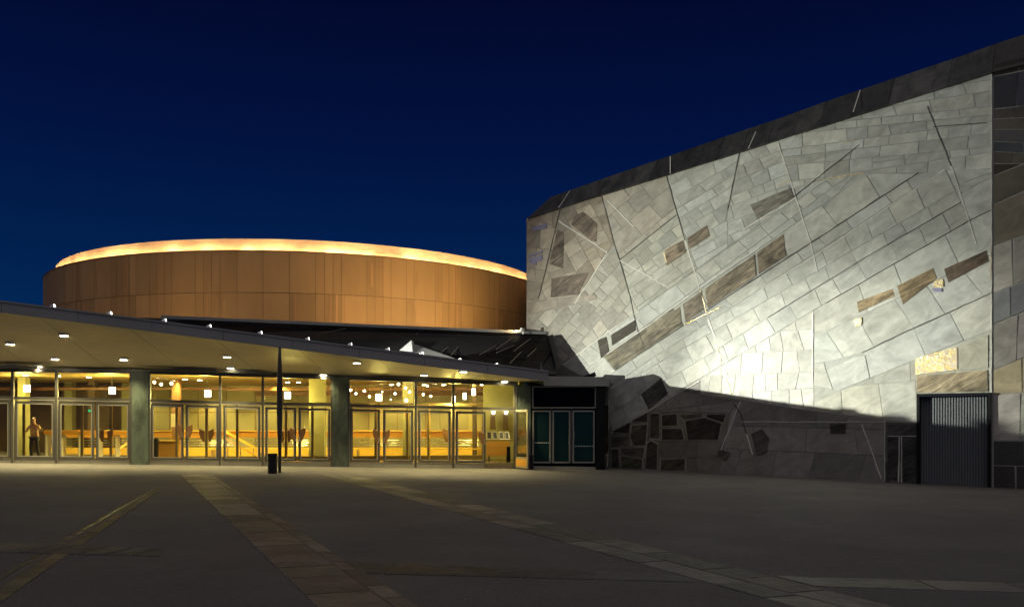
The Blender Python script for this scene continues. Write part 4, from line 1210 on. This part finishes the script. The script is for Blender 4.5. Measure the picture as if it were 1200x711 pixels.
for poly, col in rubble:                              # dark blocks in broad pale pointing
    c = cen(poly); sz = math.sqrt(area(poly))
    bedp = [(c[0] + (x - c[0]) * (1 + 2.0 / sz), c[1] + (y - c[1]) * (1 + 2.0 / sz)) for x, y in poly]
    paint(prism(bm, [WP(x, y, 0) for x, y in bedp], WN * .027), lay, (.30, .28, .225))
    q_ = rng.uniform(.85, 1.2)
    fs = prism(bm, [WP(x, y, .0) for x, y in poly], WN * rng.uniform(.036, .05), inset=.03); paint(fs, lay, tuple(v * q_ for v in col))
    for f in fs: f.material_index = 1
# second face, beyond the corner: darker mixed stone
rows2 = [(76, 90, -.25, (.03, .022, .018)), (90, 128, -.2, (.045, .046, .055)), (128, 140, -.1, (.09, .08, .065)), (140, 152, -.05, (.12, .105, .08)), (152, 166, 0, (.085, .082, .08)), (166, 178, .05, (.07, .072, .08)), (178, 192, .05, (.10, .085, .06)), (192, 206, .0, (.045, .036, .022)),
         (206, 240, -.40, (.17, .15, .10)), (240, 288, -.45, (.19, .165, .115)), (288, 344, -.35, (.36, .34, .28)), (344, 380, -.42, (.24, .25, .25)), (380, 434, -.42, (.255, .225, .205)), (434, 462, -.42, (.42, .35, .22)), (462, 516, -.05, (.40, .38, .32)), (516, 545, .02, (.085, .078, .07)), (545, 576, .02, (.06, .052, .045))]
for y0, y1, sl_, col in rows2:
    nxt = [r for r in rows2 if abs(r[0] - y1) < .01]
    sb = nxt[0][2] if nxt else sl_
    x = 1164.0
    while x < 1480:
        wd = rng.uniform(18, 40)
        x2 = min(1480, x + wd)
        def sy(yy, ss, xx): return yy + ss * min(xx - 1164, 60) 
        poly = [(x, sy(y0, sl_, x)), (x2 + rng.uniform(-2, 2), sy(y0, sl_, x2)), (x2, sy(y1, sb, x2)), (x, sy(y1, sb, x))]
        t = rng.uniform(.75, 1.25)
        stone(poly, tuple(v * t * rng.uniform(.97, 1.03) for v in col), .7, wp=W2)
        x = x2
# mortar bed (one solid wall body) is its own part; the slabs stand on it
wall_o = obj('stone_cladding', bm, [M['stone'], M['schist']], hall)
bm = bmesh.new()
def gnd(p, dz=-.3): return Vector((p.x, p.y, gz(p.x, p.y) + dz))
tl, tr_, br, bl = WP(617, 256), WP(1162, 85), gnd(WP(1162, 500)), gnd(WP(617, 500))
# loading door opening: bed is built round it
dx0, dx1, dyt = 1076, 1160.5, 463
d0t, d1t = WP(dx0, dyt), WP(dx1, dyt)
d0b, d1b = gnd(WP(dx0, 500)), gnd(WP(dx1, 500))
def wallz(px, z):
    p = WP(px, 500); return Vector((p.x, p.y, z))
zd = d0t.z
bk = -WN * .35
prism(bm, [bl, gnd(WP(dx0, 500)), wallz(dx0, zd), wallz(dx1, zd), gnd(WP(dx1, 500)), br, tr_, tl], bk)
t2 = W2(1480, 60); b2 = gnd(W2(1480, 500)); t2.z = tr_.z + .5
prism(bm, [br - D2 * 0 + N2 * -.002, b2, t2, tr_ + N2 * -.002], -N2 * .35)
e0 = tl + Vector((2.0, 14, 0)); 
prism(bm, [tl - WN * .36, bl - WN * .36, Vector((e0.x, e0.y, bl.z)), e0], (.3, 0, 0))
obj('wall', bm, M['mortar'], hall)
# parapet of dark slabs leaning back
bm = bmesh.new(); lay = toned(bm)
pb = [(617, 256.5), (700, 230), (760, 211.5), (840, 186.5), (900, 167.5), (960, 148.5), (1040, 123.5), (1110, 101.5), (1162, 85.2)]
pt = [(645, 231), (715, 206.5), (772, 187), (850, 160), (907, 141), (968, 119), (1048, 92), (1116, 69.5), (1167, 51.5)]
def wback(px, py, back_):
    return WP(px, py, -back_)
nslab = 0
for i_ in range(len(pb) - 1):
    m_ = rng.randint(1, 2)
    for j_ in range(m_):
        f0, f1 = j_ / m_, (j_ + 1) / m_
        def L(a, b, t): return (a[0] + (b[0] - a[0]) * t, a[1] + (b[1] - a[1]) * t)
        q0, q1, q2, q3 = L(pb[i_], pb[i_ + 1], f0), L(pb[i_], pb[i_ + 1], f1), L(pt[i_], pt[i_ + 1], f1), L(pt[i_], pt[i_ + 1], f0)
        lift = rng.uniform(0, .03)
        pts = [wback(q0[0] + .2, q0[1], -.10 - lift), wback(q1[0] - .2, q1[1], -.10 - lift), wback(q2[0] - .2, q2[1], .75 - lift), wback(q3[0] + .2, q3[1], .75 - lift)]
        fs = prism(bm, pts, -WN * .12 + Vector((0, 0, -.02)))
        t = rng.uniform(.5, 1.35); paint(fs, lay, (.070 * t, .067 * t, .064 * t))
a_, b_, c_, d_ = WP(1162.3, 85, .1), W2(1215, 72, .1), W2(1215, 36, -.75), WP(1167.3, 51.3, -.75)
ext = [a_, a_ + (b_ - a_) * 6, d_ + (c_ - d_) * 6, d_]
fs = prism(bm, ext, (0, .15, 0)); paint(fs, lay, (.03, .027, .025))
obj('parapet', bm, M['parapet'], hall)
for (p, q) in (((785.5, 203), (785.5, 183.5)), ((877, 174), (888.5, 149)), ((1000, 131), (1008, 106)), ((655, 243), (668, 223.5))):
    sbm = bmesh.new(); beam(sbm, wback(p[0], p[1], -.15), wback(q[0], q[1], .70), .035, .02, WN); obj('pale_joint', sbm, M['seam_light'], hall)
# closed roof and back so the hall is a volume
bm = bmesh.new()
rt = [wback(*pt[0], .8), wback(*pt[-1], .8), d_ + (c_ - d_) * 6, Vector((32, 60, 14)), Vector((4, 60, 12.4))]
prism(bm, [v - Vector((0, 0, .1)) for v in rt], (0, 0, -.2))
obj('roof', bm, M['roof'], hall)
# inlaid joints
seams = [([(657, 243.8), (634, 340), (631, 350)], 'd', 1.3), ([(705, 229), (724, 298), (738, 345), (748, 388), (754, 404)], 'd', 1.3), ([(655, 259), (712, 296)], 'l', 1.4), ([(726, 305), (782, 336)], 'l', 1.2),
         ([(712, 296), (684, 340), (674, 356)], 'l', 1.3), ([(712, 235), (743, 266)], 'l', 1.4), ([(727, 304), (793, 252)], 'd', 1.3), ([(781, 205), (794, 251), (803, 282)], 'd', 1.5), ([(803, 282), (820, 338)], 'l', 1.6),
         ([(867, 178), (853, 246)], 'd', 1.5), ([(912, 168), (932, 230), (950, 284), (958, 318)], 'l', 1.5), ([(1007, 170), (953, 213), (930, 231)], 'd', 1.5), ([(1076, 203), (951, 284), (870, 336)], 'd', 1.7), ([(870, 336), (740, 421)], 'd', 1.0),
         ([(933, 232), (870, 270)], 'l', 1.3), ([(890, 290), (821, 337)], 'l', 1.3), ([(821, 337), (748, 390), (677, 438)], 'l', 1.1), ([(749, 364), (659, 428)], 'l', 1.2), ([(1005, 267), (954, 301), (892, 338)], 'l', .9),
         ([(1107, 199), (1008, 265)], 'l', 1.2), ([(1087, 125), (1115, 195)], 'd', 1.7), ([(1115, 195), (1144, 286)], 'l', 1.4), ([(1162, 246), (1137, 258), (1010, 331), (968, 355)], 'd', .9), ([(1126, 237), (1010, 304), (900, 372)], 'd', .8),
         ([(1094, 149), (1157, 144.5)], 'd', 1.2), ([(1162, 343), (1060, 389), (1010, 413)], 'd', 1.1), ([(848, 358), (802, 381)], 'g', 1.2), ([(857, 462), (850, 442)], 'g', 1.6), ([(957, 212), (1012, 203)], 'g', 1.2), ([(912, 218), (927, 211)], 'g', .9),
         ([(984, 170), (1006, 163)], 'g', .8), ([(821, 340), (828, 366)], 'g', 1.8), ([(830, 374), (839, 398)], 'w', 2.6), ([(839, 404), (845, 424)], 'g', 2.4), ([(848, 430), (854, 444)], 'w', 2.2), ([(953, 367), (952, 449)], 'w', 1.7), ([(716, 508), (788, 464), (820, 446)], 'l', 1.2),
         ([(783, 312), (778, 296)], 'g', 1.6), ([(868, 470), (842, 534)], 'l', 1.0), ([(860, 473), (868, 484), (875, 508)], 'd', 2.2), ([(875, 508), (882, 532)], 'l', 1.4), ([(868, 494), (1037, 494)], 'l', .8), ([(1010, 497), (1033, 560)], 'l', 1.3), ([(1037, 492), (1037, 564)], 'l', .9),
         ([(1054, 512), (1053, 564)], 'l', 1.2), ([(1056.5, 512), (1056.5, 565)], 'l', 1.0), ([(1040, 510.5), (1074, 511)], 'l', .8), ([(714, 470), (712, 547)], 'l', 1.0), ([(1162, 86), (1162, 460)], 'l', .8), ([(1161, 288), (1161, 330)], 'g', 1.2)]
SM = {'d': ('dark_joint', M['seam_dark']), 'l': ('pale_joint', M['seam_light']), 'g': ('gold_joint', M['gold']), 'w': ('white_joint', mat('white_quartz', (.8, .78, .70), .4, noise=(6, .5, (.62, .58, .45))))}
rs = random.Random(3)
for pts_, kd_, wd_ in seams:
    sbm = bmesh.new()
    for (p, q) in zip(pts_, pts_[1:]):
        L = math.hypot(q[0] - p[0], q[1] - p[1]); nseg = max(1, int(L / 9)); n_ = (-(q[1] - p[1]) / L, (q[0] - p[0]) / L)
        last = None
        for k_ in range(nseg + 1):
            t = k_ / nseg
            j_ = 0 if k_ in (0, nseg) else rs.uniform(-.35, .35)
            c = (p[0] + (q[0] - p[0]) * t + n_[0] * j_, p[1] + (q[1] - p[1]) * t + n_[1] * j_)
            h_ = wd_ / 2 * (rs.uniform(.6, 1.1) if kd_ == 'l' else rs.uniform(.35, .95))
            cur = ((c[0] + n_[0] * h_, c[1] + n_[1] * h_), (c[0] - n_[0] * h_, c[1] - n_[1] * h_))
            if last: prism(sbm, [WP(*last[0], 0.0), WP(*cur[0], 0.0), WP(*cur[1], 0.0), WP(*last[1], 0.0)], WN * (.030 if kd_ != 'g' else .036))
            last = cur
    bmesh.ops.remove_doubles(sbm, verts=sbm.verts[:], dist=.0005)
    obj(SM[kd_][0], sbm, SM[kd_][1], hall)
LM = mat('lilac_stone', (.26, .25, .38), .5, noise=(5, .5, (.34, .32, .40)))
for nm_, set_, mm_ in (('gold_mosaic', mosaics, M['gold']), ('lilac_mosaic', lilac, LM)):
    for m_ in set_:
        bm = bmesh.new(); prism(bm, [WP(x, y, .0) for x, y in m_], WN * .050); obj(nm_, bm, mm_, hall)
# loading door, set back in its opening
bm = bmesh.new()
rec = .14
a, b = gnd(WP(dx0, 500), -.02), gnd(WP(dx1, 500), -.02)
nrib = 26
along = (b - a); Ln = math.hypot(along.x, along.y)
pr = []
for k_ in range(nrib):
    s0 = k_ / nrib; s1 = (k_ + .5) / nrib; s2 = (k_ + .62) / nrib; s3 = (k_ + .88) / nrib
    pr += [(s0, 0), (s1, 0), (s2, .05), (s3, .05)]
pr.append((1, 0))
vb, vt = [], []
for s, dpt in pr:
    q = a.lerp(b, s) - WN * (rec + dpt)
    vb.append(bm.verts.new((q.x, q.y, a.lerp(b, s).z))); vt.append(bm.verts.new((q.x, q.y, zd - .05)))
for k_ in range(len(vb) - 1): bm.faces.new((vb[k_], vb[k_ + 1], vt[k_ + 1], vt[k_]))
ldoor = obj('loading_door', bm, M['corrugated'], hall)
bm = bmesh.new()
beam(bm, wallz(dx0 - 1, zd) + WN * .02, wallz(dx1 + 2, zd) + WN * .02, .10, .16, WN)
for x in (dx0 + .6, dx1 - .6):
    beam(bm, gnd(WP(x, 500), 0) + WN * .0, wallz(x, zd - .052) + WN * .0, .09, .2, WN)
obj('frame', bm, M['black'], ldoor)

# beams of the floodlights
for i_, p in enumerate(FLOODS):
    light('Floodlight', 'SPOT', p, 45, (.96, 1, .86), spot_size=R(70), spot_blend=1.0, shadow_soft_size=.06, target=WP(930, 300))
# unseen strong wash and hot spot, added further back over the canopy roof
light('Floodlight', 'SPOT', LAMP, 13500, (.98, 1, .87), spot_size=R(98), spot_blend=1.0, shadow_soft_size=.06, target=WP(960, 420))
light('Floodlight', 'SPOT', LAMP, 40000, (.98, 1, .90), spot_size=R(30), spot_blend=1.0, shadow_soft_size=.06, target=WP(985, 455))
